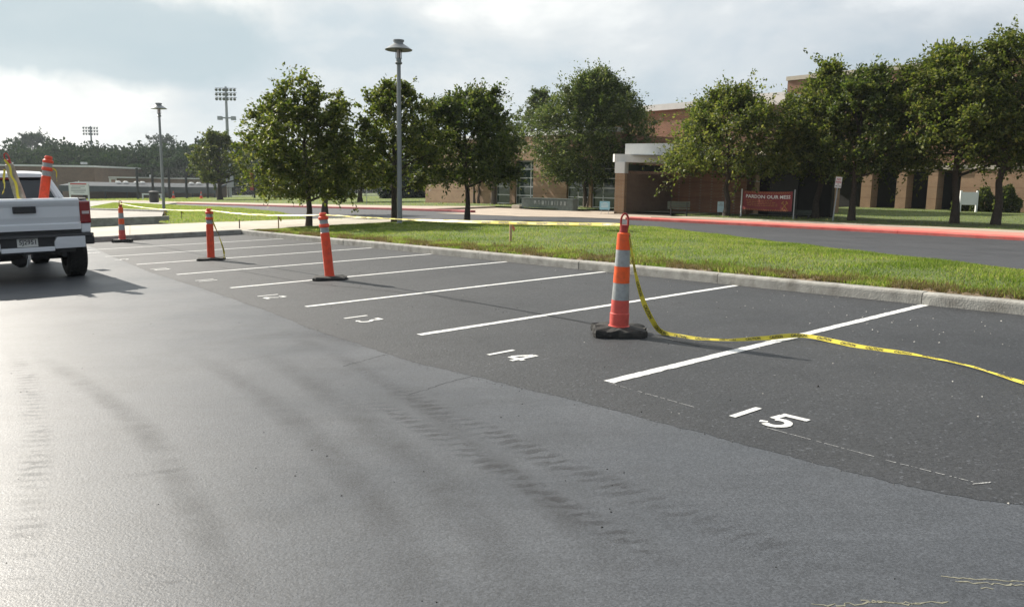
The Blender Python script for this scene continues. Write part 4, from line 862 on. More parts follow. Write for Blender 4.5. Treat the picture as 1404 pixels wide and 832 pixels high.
tree_px((227, 262), 182, 34, 240, 122, 'round dark tree in the woods directly behind the far lamp', h0=0, leaf='leaf_wood', n_leaf=6500, lsize=1.0, trunk_r=.6, group='trees standing out of the woods', name='woodland_tree')
# ------------------------------------------------------------------ lamps and masts
def street_lamp(label, loc, H, s=1.0):
    t = thing('street_lamp', label, 'street lamp', loc, 0, 'parking lot lamps with flat shades')
    MB().lathe([(.26, -.1), (.26, .08), (.24, .10), (.10, .12)], 18).build('footing', 'concrete', t, True)
    k = H - .87
    MB().lathe([(.095, .1), (.085, k * .5), (.07, k), (.10, k + .01), (.125, k + .04), (.125, k + .07), (.09, k + .10), (.095, k + .22), (.06, k + .23)], 16).build('pole', 'pole_grey', t, True)
    cg = MB()
    for a in range(4): x, y = .105 * math.cos(a * 1.571 + .5), .105 * math.sin(a * 1.571 + .5); cg.tube([(x, y, k + .2), (x, y, k + .52)], .012, 6)
    cg.build('cage', 'dark_metal', t)
    MB().lathe([(.075, k + .23), (.08, k + .50)], 14).build('lens', 'lamp_clear', t, True)
    MB().lathe([(.10, k + .515), (.47, k + .49), (.485, k + .51), (.35, k + .60), (.21, k + .69), (.165, k + .71), (.165, k + .78), (.195, k + .79), (.195, k + .84), (.05, k + .87)], 28).build('shade', 'pole_grey', t, True)
    return t
p = hit(548, 310, .12); street_lamp('tall grey lamp post on the grass island with a flat disc shade', p, hgt(p, 54))
p = hit(225, 292, .1); street_lamp('far grey lamp post on the left lawn with a flat disc shade', p, hgt(p, 141))
def light_mast(label, base, ty, rows, cols, wpx, pitch_px, boxes):
    p = hit(*base, 0); s = ppm(p); H = hgt(p, ty); t = thing('floodlight_mast', label, 'light mast', p, 0, 'playing field floodlight masts')
    MB().tube([(0, 0, 0), (0, 0, H * .5), (0, 0, H)], [.45, .33, .2], 10).build('pole', 'galvanized', t, True)
    hw = wpx / 2 / s
    for r in range(rows):
        z = H - .3 - r * pitch_px / s
        ar = MB().bb(-hw, hw, -.05, .05, z - .05, z + .05).build('crossarm', 'galvanized', t)
        for c in range(cols):
            x = -hw + 2 * hw * (c + .5) / cols
            b = MB(); R_ = Matrix.Rotation(D2R(35), 3, 'X'); ring = []
            for f, r_ in ((-.22, .10), (-.1, .2), (.25, .30)):
                ring.append([tuple(R_ @ Vector((r_ * math.cos(a * .785), -f, r_ * math.sin(a * .785)))) for a in range(8)])
            b.add([(q[0] + x, q[1] - .1, q[2] + z - .25) for rg_ in ring for q in rg_], [(i * 8 + j, i * 8 + (j + 1) % 8, (i + 1) * 8 + (j + 1) % 8, (i + 1) * 8 + j) for i in range(2) for j in range(8)] + [tuple(range(8)), tuple(range(16, 24))])
            b.build('floodlight', 'pole_grey', ar, True)
    for fz_ in boxes:
        MB().bb(-1.5, 1.5, -.25, .25, H * fz_ - .12, H * fz_ + .12).bb(-1.7, -.9, -.35, .35, H * fz_ - .4, H * fz_ + .3).bb(.9, 1.7, -.35, .35, H * fz_ - .4, H * fz_ + .3).build('service_arm', 'galvanized', t)
    MB().bb(-1.0, 1.0, -.7, -.35, H * .09, H * .26).build('control_cabinet', 'galvanized', t)
light_mast('tall floodlight mast with three rows of lamps above the lone small tree', (315, 270), 119, 3, 6, 29, 6, (.72,))
light_mast('farther floodlight mast with three rows of lamps behind the field house', (130, 269), 173, 3, 6, 22, 4, ())
# ------------------------------------------------------------------ playing-field side
def at_depth(px, Y, h=0.0):
    x = (px - CX) / F * Y * .9888; return np.array([x, Y, float(terr(x, Y)) + h])
def zpx(px, py, Y): return HC + ((252.9 + .0155 * (px - 702)) - py) / F * Y
def block(t, x0p, x1p, Y, y0, y1, dep, name, mat):
    a, b = at_depth(x0p, Y), at_depth(x1p, Y); loc = t.location
    return MB().bb(a[0] - loc.x, b[0] - loc.x, Y - loc.y, Y + dep - loc.y, zpx(.5 * (x0p + x1p), y0, Y) - loc.z, zpx(.5 * (x0p + x1p), y1, Y) - loc.z).build(name, mat, t)
t = thing('field_house', 'long brown brick field house with a flat roof behind the truck', 'building', at_depth(20, 175))
block(t, -150, 130, 175, 282, 228, 25, 'wall', 'brown_brick'); block(t, -152, 130.6, 174.8, 227.9, 225.6, 26, 'roof_edge', 'white_panel')
for k, x in enumerate((10, 60, 112)): block(t, x, x + 3, 182, 226, 223, 2, 'roof_vent', 'galvanized')
t = thing('concession_building', 'low brick building with a pale left end behind the backstop posts', 'building', at_depth(200, 165))
block(t, 160, 252, 165, 285, 245, 12, 'wall', 'brown_brick'); block(t, 149.6, 159.9, 164.9, 285, 245, 12, 'end_wall', 'white_panel'); block(t, 152.5, 157.5, 164.7, 252, 246.5, .15, 'end_panel', 'red_brick')
block(t, 149, 253, 164.6, 244.9, 243.4, 13, 'roof_edge', 'white_panel'); block(t, 205, 206.5, 166, 243.3, 240, .5, 'roof_vent', 'galvanized')
t = thing('dugout_shelter', 'long low shelter with a grey sloped roof behind the backstop fence', 'shelter', at_depth(200, 148))
loc = t.location
a, b = at_depth(88, 148), at_depth(300, 148); zr0, zr1 = zpx(200, 258, 148) - loc.z, zpx(200, 253, 148) - loc.z
MB().prism([(-2, zr0), (-2, zr0 + .3), (4, zr1 + .3), (4, zr1)], a[0] - loc.x, b[0] - loc.x, 'x').build('roof', 'roof_grey', t)
MB().bb(a[0] - loc.x, b[0] - loc.x, -1.98, -1.8, zr0 - .75, zr0 - .003).build('fascia', 'roof_grey', t)
MB().bb(a[0] - loc.x, b[0] - loc.x, 3.5, 3.9, -2, zr1).build('wall', 'brown_brick', t)
for k in range(8): x = a[0] - loc.x + .3 + k * (b[0] - a[0] - .6) / 7; MB().bb(x - .1, x + .1, -1.7, -1.5, -1, zr0 - .003).build('post', 'dark_metal', t)
for k, x in enumerate((162, 172, 187, 195, 262, 272)): q = at_depth(x, 150); MB().lathe([(.5, 0), (.45, .2), (.2, .3)], 10, (q[0] - loc.x, 2, zr1 + .25)).build('roof_vent', 'white_panel', t, True)
def fence(name, label, xs, Y, y1, nrail, wire, post_w, group=None):
    t = thing(name, label, 'fence', at_depth(xs[0], Y), 0, group); loc = t.location; wr = MB(); pos = [at_depth(x, Y) for x in xs]; tops = [zpx(x, y1, Y) - loc.z for x in xs]
    for p_, tp, x in zip(pos, tops, xs): MB().tube([(p_[0] - loc.x, 0, p_[2] - loc.z - .2), (p_[0] - loc.x, 0, tp)], post_w, 8).build('post', 'dark_metal', t, True)
    for k in range(nrail):
        f = 1 - k / max(1, nrail - 1) * .94
        for i in range(len(xs) - 1):
            z0_, z1_ = pos[i][2] - loc.z, pos[i + 1][2] - loc.z
            MB().tube([(pos[i][0] - loc.x, 0, z0_ + (tops[i] - z0_) * f), (pos[i + 1][0] - loc.x, 0, z1_ + (tops[i + 1] - z1_) * f)], .03, 5).build('rail', 'dark_metal', t)
    x0_, x1_ = pos[0][0] - loc.x, pos[-1][0] - loc.x; zt_ = min(tops); zb_ = pos[0][2] - loc.z; st = wire; k = x0_ - (zt_ - zb_)
    while k < x1_:
        for sgn in (1, -1):
            q0, q1 = (k, zb_), (k + (zt_ - zb_), zt_)
            lo, hi = max(x0_, q0[0]), min(x1_, q1[0])
            if hi - lo < .05: continue
            za, zb2 = zb_ + (lo - k), zb_ + (hi - k)
            if sgn < 0: za, zb2 = zt_ - (lo - k), zt_ - (hi - k)
            wr.tube([(lo, .03 * sgn, za), (hi, .03 * sgn, zb2)], .006, 3, cap=False)
        k += st
    o = wr.build('wire_mesh', 'dark_metal', t); o['kind'] = 'stuff'; return t
fence('backstop_fence', 'tall dark chain-link backstop on posts beyond the far lamp', [188, 209, 231.5, 255, 284], 131, 231, 4, .3, .2)
fence('chain_link_fence', 'low dark chain-link fence running right of the backstop behind the lone tree', [284, 312, 345, 372, 400, 430, 462, 500, 540], 133, 257, 2, .35, .06)
t = thing('ball_field_post', 'tall dark pole with a maroon padded sign beyond the lone tree', 'post', at_depth(348, 120)); loc = t.location
MB().tube([(0, 0, -.2), (0, 0, zpx(348, 231, 120) - loc.z)], .16, 10).build('pole', 'dark_metal', t, True)
MB().bb(-.55, -.02, -.32, -.17, zpx(348, 261, 120) - loc.z, zpx(348, 230.5, 120) - loc.z).build('pad', 'field_red', t, bevel=.04)
t = thing('notice_board', 'white notice board with a red heading on posts behind the truck', 'sign', at_depth(106.5, 62, .0)); loc = t.location; s = F / 62
zb_, zt_ = zpx(106, 267, 62) - loc.z, zpx(106, 250.5, 62) - loc.z
MB().bb(-13.2 / s, 13.2 / s, -.02, .02, zb_, zt_).build('board', 'sign_white', t)
MB().bb(-10.8 / s, 11.2 / s, -.025, -.0205, zt_ - 2.6 / s, zt_ - 1 / s).build('heading', 'sign_red', t)
tx = MB()
for k, (xa, xb) in enumerate(((-9, 9), (-10, 3), (-10, 10), (-10, 10), (-7, 8))): tx.bb(xa / s, xb / s, -.024, -.0205, zt_ - (5.4 + 2.0 * k) / s, zt_ - (4.7 + 2.0 * k) / s)
tx.build('lettering', 'pole_grey', t)
for sg in (-1, 1): MB().bb(sg * 12.6 / s - .05, sg * 12.6 / s + .05, .022, .1, -.3, zt_).build('post', 'sign_white', t)
MB().bb(.3 / s, 1.3 / s, -.015, .015, zt_ + .002, zt_ + 2.6 / s).build('finial', 'sign_white', t)
t = thing('trash_can', 'black round trash can on the far walk beside a white barrier', 'trash can', hit(211.5, 277.5, .1)); s = ppm(hit(211.5, 277.5, .1)); r = 6.2 / s; h = 15.5 / s
MB().lathe([(r * .85, 0), (r, h * .1), (r, h * .86), (r * .96, h * .87)], 16).build('drum', 'black_plastic', t, True); MB().lathe([(r * 1.06, h * .87), (r * 1.06, h * .93), (r * .5, h), (r * .1, h)], 16).build('lid', 'dark_metal', t, True)
t = thing('barrier_rail', 'white low barrier rail standing behind the black trash can', 'barrier', hit(209, 273, .1)); s = ppm(hit(209, 273, .1))
MB().bb(-14 / s, 13 / s, -.06, .06, 5.5 / s, 7.5 / s).build('rail', 'sign_white', t)
for x in (-13, 12): MB().bb((x - .8) / s, (x + .8) / s, -.055, .055, -.05, 5.49 / s).build('post', 'sign_white', t)
def traffic_cone(label, base, hp):
    p = hit(*base, .1); s = ppm(p); h = hp / s; t = thing('traffic_cone', label, 'traffic cone', p, 0, 'small traffic cones by the far fence'); r = h * .22
    MB().bb(-r * 1.45, r * 1.45, -r * 1.45, r * 1.45, 0, h * .05).build('base', 'post_orange', t)
    MB().lathe([(r, h * .05), (r * .62, h * .42)], 14).build('cone', 'post_orange', t, True); MB().lathe([(r * .63, h * .42), (r * .40, h * .66)], 14).build('band', 'band_white', t, True); MB().lathe([(r * .40, h * .66), (r * .14, h), (r * .1, h)], 14).build('tip', 'post_orange', t, True)
traffic_cone('small orange cone on the far lawn just right of the far lamp', (238, 272.5), 10.5); traffic_cone('small orange cone on the far lawn left of the lone tree', (276, 272.5), 10)
t = thing('stair_rails', 'white sloping stair handrails on the far bank among trees', 'handrail', hit(480, 272, .1)); s = ppm(hit(480, 272, .1))
for x0_, x1_, z0_, z1_ in ((-20, -2, 1.5, 10), (6, 16, .5, 5)): MB().tube([(x0_ / s, 0, z0_ / s), (x1_ / s, 0, z1_ / s)], .045, 6).build('rail', 'sign_white', t)
for x, z in ((-19, 2), (-2, 10), (2.5, 10.5), (7, 1.2), (15.5, 5)): MB().tube([(x / s, 0, -.3), (x / s, 0, z / s)], .04, 6).build('post', 'sign_white', t)
def post_sign(name, label, base, ty, by, wpx, lines, mat='sign_white', lean=0, group=None):
    p = hit(*base, .12); s = ppm(p); H = hgt(p, ty); hb = hgt(p, by); t = thing(name, label, 'sign', p, 0, group); wd = wpx / s
    o = Matrix.Rotation(lean, 3, 'Y')
    ps = MB().bb(-.025, .025, -.015, .015, -.25, hb + .2).build('post', 'galvanized', t); b = MB().bb(-wd / 2, wd / 2, -.026, -.017, hb, H).build('plate', mat, t, bevel=0)
    for body, zf, sz, m_ in lines:
        vs, fs = text(body, sz * (H - hb))
        if len(vs):
            vs = vs - (vs.min(0) + vs.max(0)) / 2; k = min(1, wd * .86 / max(1e-6, np.ptp(vs[:, 0])))
            MB().add([(q[0] * k, -.0275, hb + zf * (H - hb) + q[1]) for q in vs], fs).build('lettering', m_, t)
    t.rotation_euler = (0, lean, 0); return t
post_sign('no_parking_sign', 'white no parking sign on a leaning metal post by the red kerb', (1141.5, 303), 242.5, 257.5, 8.8, [('NO', .78, .25, 'sign_red'), ('PARKING', .53, .25, 'sign_red'), ('IN', .33, .13, 'ink'), ('FIRE LANE', .16, .15, 'ink')], lean=D2R(4.2))
post_sign('road_sign', 'small pale sign plate on a thin post on the far lawn', (503, 280), 248, 256, 4.5, [], lean=0)
t = thing('utility_box', 'small pale utility box on a post against the brick wing', 'utility box', hit(631, 275.5, .11)); s = ppm(hit(631, 275.5, .11))
MB().bb(-.5 / s, .5 / s, -.05, .05, -.1, 5 / s).build('post', 'galvanized', t); MB().bb(-2.6 / s, 2.6 / s, -.2, .1, 5.002 / s, 11 / s).build('box', 'pale_stone', t, bevel=.02)
# ------------------------------------------------------------------ school front things
p0, p1 = hit(718, 284, .12), hit(788, 287, .12); ctr = (p0 + p1) / 2; ln = float(np.linalg.norm((p1 - p0)[:2])); ang = math.atan2(*(p1 - p0)[1::-1])
t = thing('monument_sign', 'low dark grey stone monument sign with raised letters on the lawn', 'sign', ctr, ang)
hm = hgt(p0, 272); MB().bb(-ln / 2, ln / 2, -.2, .3, -.2, hm).build('wall', 'slate_green', t, bevel=.02); MB().bb(-ln / 2 - .05, ln / 2 + .05, -.25, .35, hm + .001, hm + .06).build('cap', 'slate_green', t)
lr = random.Random(5); x = -ln * .24
while x < ln * .36:
    wd = lr.choice((.10, .16, .2)); m = MB(); m.bb(x, x + .05, -.235, -.201, hm * .36, hm * .82)
    if wd > .1: m.bb(x + wd - .05, x + wd, -.235, -.201, hm * .36, hm * .82).bb(x + .051, x + wd - .051, -.235, -.201, hm * lr.choice((.36, .55, .72)), hm * .82)
    if lr.random() < .88: m.build('letter', 'letter_grey', t)
    x += wd + .13
MB().bb(-ln / 2 - .8, -ln / 2 - .1, -.3, .1, -.1, .12).build('stone', 'pale_stone', t, bevel=.04)
def a_sign(label, base, ty, wpx, mat, nl):
    p = hit(*base, .12); s = ppm(p); H = hgt(p, ty); wd = wpx / s; t = thing('yard_sign', label, 'sign', p, A_U * .5)
    MB().bb(-wd / 2, wd / 2, -.03, .0, H * .22, H).build('panel', mat, t)
    for sg in (-1, 1): MB().tube([(sg * wd * .36, .015, -.15), (sg * wd * .36, .015, H * .9)], .012, 5).build('stake', 'galvanized', t)
    m = MB()
    for k in range(nl): m.bb(-wd * (.36 if k else .2), wd * (.36 if k else .2), -.034, -.0305, H * (.84 - .13 * k), H * (.88 - .13 * k))
    m.build('lettering', 'sign_white' if nl > 2 else 'pole_grey', t)
a_sign('blue yard sign on the lawn at the left corner of the canopy', (829, 291), 276, 14.5, 'sign_blue', 4); a_sign('pale blue yard sign standing in front of the entrance tree trunk', (987.5, 295), 276.5, 8.5, 'sign_pale_blue', 2)
def bench(name, label, base, wpx, hpx, rz):
    p = hit(*base, .13); s = ppm(p); wd = wpx / s; h = hpx / s; t = thing(name, label, 'bench', p, rz)
    for k in range(4): MB().bb(-wd / 2, wd / 2, -.22 + .12 * k, -.12 + .12 * k, h * .46, h * .50).build('seat_slat', 'bench_green', t)
    for k in range(4): z = h * (.58 + .11 * k); MB().bb(-wd / 2, wd / 2, .25 + .03 * k, .28 + .03 * k, z, z + h * .09).build('back_slat', 'bench_green', t)
    for sg in (-1, 1):
        x = sg * wd * .36; MB().bb(x - .03, x + .03, -.2, .24, h * .40, h * .459).build('seat_bracket', 'dark_metal', t)
        MB().bb(x - .03, x + .03, -.2, -.13, -.02, h * .399).build('leg', 'dark_metal', t); MB().bb(x - .031, x + .031, .17, .24, -.02, h * .399).build('leg', 'dark_metal', t)
        MB().tube([(x, .36, h * .97), (x, .26, h * .5), (x, .22, h * .42)], .025, 5).build('back_support', 'dark_metal', t)
bench('park_bench', 'green slatted bench facing away on the walk in front of the entrance', (930.5, 295.5), 30, 19, A_U * .3 + math.pi)
bench('park_bench', 'dark bench in the deep shade of the canopy side wall', (884, 289), 28, 17, A_V + math.pi / 2 * 0 - math.pi)
bench('park_bench', 'dark low bench on the lawn just right of the red banner', (1100, 299.5), 22, 11, A_U * .5)
p = hit(951, 286.5, .13); s = ppm(p); t = thing('litter_bin', 'square dark litter bin against the sun-streaked entrance wall', 'trash can', p, A_U); MB().bb(-6 / s, 6 / s, -6 / s, 6 / s, 0, 14 / s).build('body', 'black_plastic', t, bevel=.02); MB().bb(-6.3 / s, 6.3 / s, -6.3 / s, 6.3 / s, 14.05 / s, 15.5 / s).build('lid', 'dark_metal', t, bevel=.02)
# banner
pa, pb = hit(1015.5, 296.5, .12), hit(1087.5, 300.5, .12); d = (pb - pa)[:2]; ln = float(np.linalg.norm(d)); ang = math.atan2(d[1], d[0]); Hb = hgt(pa, 261.5); hb0 = hgt(pa, 287.0)
t = thing('construction_banner', 'dark red banner reading PARDON OUR MESS on two white posts', 'banner', pa, ang)
MB().tube([(0, 0, -.3), (0, 0, Hb + .1)], .035, 8).build('post', 'sign_white', t, True); MB().tube([(ln, 0, -.3), (ln, 0, Hb + .1)], .03, 8).build('post', 'galvanized', t, True)
nx = 24; vs = []; 
def bz(x): return .035 * math.sin(x * 3.3) + .015 * math.sin(x * 9)
for i in range(nx + 1):
    x = .10 + (ln - .16) * i / nx
    for z in (hb0, Hb): vs.append((x, -.04 + bz(x), z + .03 * math.sin(math.pi * i / nx) * (-1)))
bn = MB().add(vs, [(2 * i, 2 * i + 2, 2 * i + 3, 2 * i + 1) for i in range(nx)]).build('cloth', 'banner_red', t); sm_ = bn.modifiers.new('thickness', 'SOLIDIFY'); sm_.thickness = .006; sm_.offset = 1
def onb(x, z): return (x, -.052 + bz(x), z - .03 * math.sin(math.pi * (x - .1) / (ln - .16)))
hh = Hb - hb0
def bline(body, x0_, x1_, zc, sz, mat, nm='lettering'):
    vs, fs = text(body, sz); vs = vs - vs.min(0); k = (x1_ - x0_) / np.ptp(vs[:, 0]); MB().add([onb(x0_ + q[0] * k, zc + q[1]) for q in vs], fs).build(nm, mat, t)
bline('PARDON OUR MESS', .3, ln - .18, hb0 + hh * .64, hh * .24, 'banner_white')
m = MB()
for k, (xa, xb) in enumerate(((.3, ln * .62), (.38, ln * .66), (.38, ln * .70), (.42, ln * .70))):
    z = hb0 + hh * (.52 - .09 * k); r_ = random.Random(k); x = xa
    while x < xb: q = r_.uniform(.06, .2); m.add([onb(x, z), onb(min(x + q, xb), z), onb(min(x + q, xb), z + hh * .028), onb(x, z + hh * .028)], [(0, 1, 2, 3)]); x += q + .04
m.build('small_print', 'banner_yellow', t)
m = MB()
for z, hgt_s in ((Hb - hh * .10, hh * .075), (hb0 + hh * .01, hh * .075)):
    x = .2
    while x < ln - .25: m.add([onb(x, z), onb(x + .05, z), onb(x + .09, z + hgt_s), onb(x + .04, z + hgt_s)], [(0, 1, 2, 3)]); x += .115
m.build('hazard_stripes', 'banner_yellow', t)
m = MB(); cx_, cz_ = ln * .84, hb0 + hh * .30
for sg in (-1, 1):
    stroke(m, [(-sg * .16, -.2), (sg * .14, .14)], .05, lambda x, y: onb(cx_ + x, cz_ + y)); stroke(m, [(sg * .07, .2), (sg * .2, .08)], .07, lambda x, y: onb(cx_ + x, cz_ + y + .003))
m.build('tool_emblem', 'banner_yellow', t)
# blank white board on posts by the hedge
p = front_of_block(1331, 3.6); s = ppm(p); t = thing('white_board', 'blank white board on two short posts in front of the hedge', 'sign', p, 0); H = hgt(p, 263.5); hb_ = hgt(p, 281); wd = 20 / s
MB().bb(-wd / 2, wd / 2, -.03, .03, hb_, H).build('board', 'sign_white', t)
for sg in (-1, 1): MB().bb(sg * (wd / 2 + .062) - .06, sg * (wd / 2 + .062) + .06, -.06, .06, -.2, H + .1).build('post', 'sign_white', t)
# stakes and flags
def stake(label, base, ty, h0, mat, rib, w_=.03):
    p = hit(*base, h0); H = hgt(p, ty); t = thing('survey_stake', label, 'stake', p, .4); MB().bb(-w_, w_, -.012, .012, -.1, H, ).build('stick', mat, t)
    if rib: MB().add([(w_, 0, H * .98), (w_ + .10, .03, H * .7), (w_ + .08, .05, H * .5), (w_, 0, H * .75)], [(0, 1, 2, 3)]).build('ribbon', rib, t)
stake('wooden survey stake with a pink ribbon on the grass island', (700, 331), 306, .2, 'wood_stake', 'ribbon_pink')
stake('thin wooden survey stake with a yellow ribbon at the tip of the grass island', (382, 313), 296, .15, 'wood_stake', 'tape_yellow', .02)
stake('short rusty stake beside the corner of the shaded kerb', (328.5, 313), 301, .15, 'pale_bark', None, .02)
stake('stake with a yellow flag just below the far lamp', (226, 300), 289, .1, 'wood_stake', 'tape_yellow', .025)
stake('thin stake with a small yellow flag on the left lawn', (249, 300), 289, .1, 'dark_metal', 'tape_yellow', .015)
p = P(*uvh(371, 320), 0)
m = MB(); r = .13; vs = [(r * math.cos(a) * (1 - abs(z)) ** .5 * 1.2, r * math.sin(a) * (1 - abs(z)) ** .5, r * (z + .6) * .8) for z in (-.6, -.1, .4, .8) for a in np.linspace(0, 5.2, 7)]
m.add(vs, [(i * 7 + j, i * 7 + (j + 1) % 7, (i + 1) * 7 + (j + 1) % 7, (i + 1) * 7 + j) for i in range(3) for j in range(7)] + [tuple(range(7)), tuple(range(21, 28))]); o = m.build('stone', 'concrete'); o.location = tuple(p); tag(o, 'pale lump of rubble lying against the kerb near the far corner', 'stone')
# ------------------------------------------------------------------ channelizers
def ring_handle(z0, h, r=.04, w_=.012):
    n = 12; pts = [(-r, 0, z0)] + [(-r * math.cos(math.pi * i / n), 0, z0 + h * .55 + h * .45 * math.sin(math.pi * i / n)) for i in range(n + 1)] + [(r, 0, z0)]; return MB().tube(pts, w_, 7)
def rubber_base(w_, d_, h, seed, rough=.012):
    r_ = random.Random(seed); pts = []; n = 28
    for i in range(n):
        a = 2 * math.pi * i / n; k = 1 / max(abs(math.cos(a)) ** 1, abs(math.sin(a))) ; k = min(k, 1.30); pts.append((w_ / 2 * k * math.cos(a) * (1 + r_.uniform(-rough, rough) * 3), d_ / 2 * k * math.sin(a) * (1 + r_.uniform(-rough, rough) * 3)))
    m = MB(); o = []
    for z, s in ((0, 1.0), (h * .25, 1.02), (h * .8, 1.0), (h, .94)): o += [(x * s, y * s, z + (r_.uniform(-rough, rough) * .8 if z else 0)) for x, y in pts]
    o += [(x * .45, y * .45, h + .012) for x, y in pts]
    return m.add(o, [(i * n + j, i * n + (j + 1) % n, (i + 1) * n + (j + 1) % n, (i + 1) * n + j) for i in range(4) for j in range(n)] + [tuple(reversed(range(n))), tuple(range(4 * n, 5 * n))])
def channelizer(label, loc, rz, tilt=None, base=True, s=1.0, seed=1, mats=('faded_orange', 'band_white', 'orange_plastic', 'dark_red')):
    """fat tapering channelizer with two reflective bands, neck and grip"""
    t = thing('channelizer_cone', label, 'traffic cone', loc, rz, 'orange traffic channelizers'); lo, ba, up, gr = mats
    if base: rubber_base(.54, .40, .085, seed, .03).build('base', 'rubber', t)
    z = lambda k: k * s
    MB().lathe([(.112, z(.07)), (.110, z(.10)), (.098, z(.105)), (.100, z(.23)), (.094, z(.235)), (.090, z(.37))], 24).build('skirt', lo, t, True)
    MB().lathe([(.089, z(.371)), (.083, z(.545))], 24).build('band', ba, t, True)
    MB().lathe([(.084, z(.546)), (.079, z(.715))], 24).build('sleeve', up, t, True)
    MB().lathe([(.077, z(.716)), (.071, z(.885))], 24).build('band', ba, t, True)
    MB().lathe([(.072, z(.886)), (.066, z(1.05)), (.05, z(1.06))], 24).build('sleeve', up, t, True)
    n_ = MB().lathe([(.05, z(1.045)), (.044, z(1.10)), (.046, z(1.135)), (.02, z(1.14))], 18).build('neck', gr, t, True)
    ring_handle(z(1.10), .15, .036, .011).build('grip', gr, n_, True)
    if tilt is not None: t.rotation_euler = tilt
    return t
def delineator(label, loc, rz, tilt=None, base=True, seed=2, h=1.14):
    """straight orange tube post with two ringed bands near the top"""
    t = thing('channelizer_post', label, 'traffic post', loc, rz, 'orange traffic channelizers')
    bs = rubber_base(.56, .42, .05, seed, .012).build('base', 'rubber', t) if base else None
    MB().lathe([(.105, .045), (.085, .06), (.080, .10), (.076, h * .70), (.07, h * .705)], 22).build('tube', 'post_orange', t, True)
    MB().lathe([(.071, h * .705), (.071, h * .78)], 22).build('band', 'band_white', t, True)
    MB().lathe([(.074, h * .78), (.086, h * .79), (.086, h * .82), (.074, h * .835)], 22).build('collar', 'post_orange', t, True)
    MB().lathe([(.071, h * .835), (.071, h * .895)], 22).build('band', 'band_white', t, True)
    MB().lathe([(.074, h * .895), (.086, h * .905), (.084, h * .935), (.062, h * .945), (.060, h * .97), (.066, h * .975), (.05, h), (.02, h)], 22).build('cap', 'post_orange', t, True)
    if tilt is not None:
        t.rotation_euler = tilt
        if bs:                                                     # base stays flat on the ground
            R_ = Matrix.Rotation(tilt[2], 3, 'Z') if False else None
            bs.rotation_mode = 'XYZ'; bs.rotation_euler = (-tilt[0], -tilt[1], 0)
    return t
pc0 = hit(848, 459, .0); channelizer('striped orange and silver channelizer on a rough black base, nearest the camera', pc0, A_U + .55, tilt=(D2R(.3), D2R(1.0), A_U + .75))
pc4 = hit(452.5, 383, 0); delineator('orange tube post leaning left on a black base, nearer of the two plain posts', pc4, 0, tilt=(0, D2R(-5.0), .2))
pc2 = hit(289.5, 356.5, 0); delineator('upright orange tube post with yellow tape hanging from its cap', pc2, .25, seed=4)
pc1 = hit(168, 332, 0); channelizer('far striped orange and silver channelizer beside the truck', pc1, .3, seed=5)
# ------------------------------------------------------------------ caution tape
def catmull(pts, n):
    pts = [np.array(p, float) for p in pts]; pts = [2 * pts[0] - pts[1]] + pts + [2 * pts[-1] - pts[-2]]; out = []; m = len(pts) - 3
    for i in range(n):
        f = i / (n - 1) * m; k = min(int(f), m - 1); t = f - k; a, b, c, d_ = pts[k:k + 4]
        out.append(.5 * ((2 * b) + (-a + c) * t + (2 * a - 5 * b + 4 * c - d_) * t * t + (-a + 3 * b - 3 * c + d_) * t ** 3))
    return np.array(out)
def tape(label, pts, wd, twist, n=140, words=True, crumple=.0, seed=0, side0=(0, 0, 1), gap=.16, cover=1.0):
    """yellow tape ribbon: twist gives (fraction, angle, width factor) keys"""
    c = catmull(pts, n); r_ = np.random.default_rng(seed)
    d = np.r_[0, np.cumsum(np.linalg.norm(np.diff(c, axis=0), axis=1))]; tot = d[-1]
    fr = d / tot; ang = np.interp(fr, [k[0] for k in twist], [k[1] for k in twist]); wf = np.interp(fr, [k[0] for k in twist], [k[2] for k in twist])
    T = np.gradient(c, axis=0); T /= np.linalg.norm(T, axis=1)[:, None]
    S0 = np.array(side0, float); S = S0 - T * (T @ S0)[:, None]; S /= np.linalg.norm(S, axis=1)[:, None]; B = np.cross(T, S)
    ca, sa = np.cos(ang)[:, None], np.sin(ang)[:, None]; Sd = S * ca + B * sa; Nn = np.cross(T, Sd)
    m = 4; vs = []
    ruf = r_.normal(0, crumple, (n, m + 1))
    if n > 4:
        for _ in range(2): ruf[1:-1] = (ruf[:-2] + ruf[1:-1] + ruf[2:]) / 3
    for i in range(n):
        for j in range(m + 1): vs.append(c[i] + Sd[i] * (j / m - .5) * wd * wf[i] + Nn[i] * ruf[i, j])
    o = MB().add(vs, [(i * (m + 1) + j, i * (m + 1) + j + 1, (i + 1) * (m + 1) + j + 1, (i + 1) * (m + 1) + j) for i in range(n - 1) for j in range(m)]).build('caution_tape', 'tape_yellow', None, True)
    tag(o, label, 'caution tape', 'yellow caution tape lengths')
    if words:
        tv, tf = text('CAUTION', 1.0); tv = tv - tv.min(0); sc_t = wd * .62 / np.ptp(tv[:, 1]); wlen = np.ptp(tv[:, 0]) * sc_t * cover; mb = MB(); s0 = .08
        while s0 + wlen < tot:
            for sg in (1, -1):
                sv = s0 + (tv[:, 0] / np.ptp(tv[:, 0])) * wlen; tt = (tv[:, 1] / np.ptp(tv[:, 1]) - .5) * .66 * sg
                cc = np.stack([np.interp(sv, d, c[:, i]) for i in range(3)], 1); sd = np.stack([np.interp(sv, d, Sd[:, i]) for i in range(3)], 1); nn = np.stack([np.interp(sv, d, Nn[:, i]) for i in range(3)], 1); wv = np.interp(sv, d, wf)
                rf_ = np.array([np.interp(a, d, ruf[:, 2]) for a in sv])
                mb.add(cc + sd * (tt * wd * wv)[:, None] + nn * (sg * (.0025 + crumple * .6) + rf_)[:, None], tf)
            s0 += wlen + gap
        if mb.v: mb.build('lettering', 'tape_black', o)
    return o
grip0 = pc0 + np.array([.02, 0, 1.17])
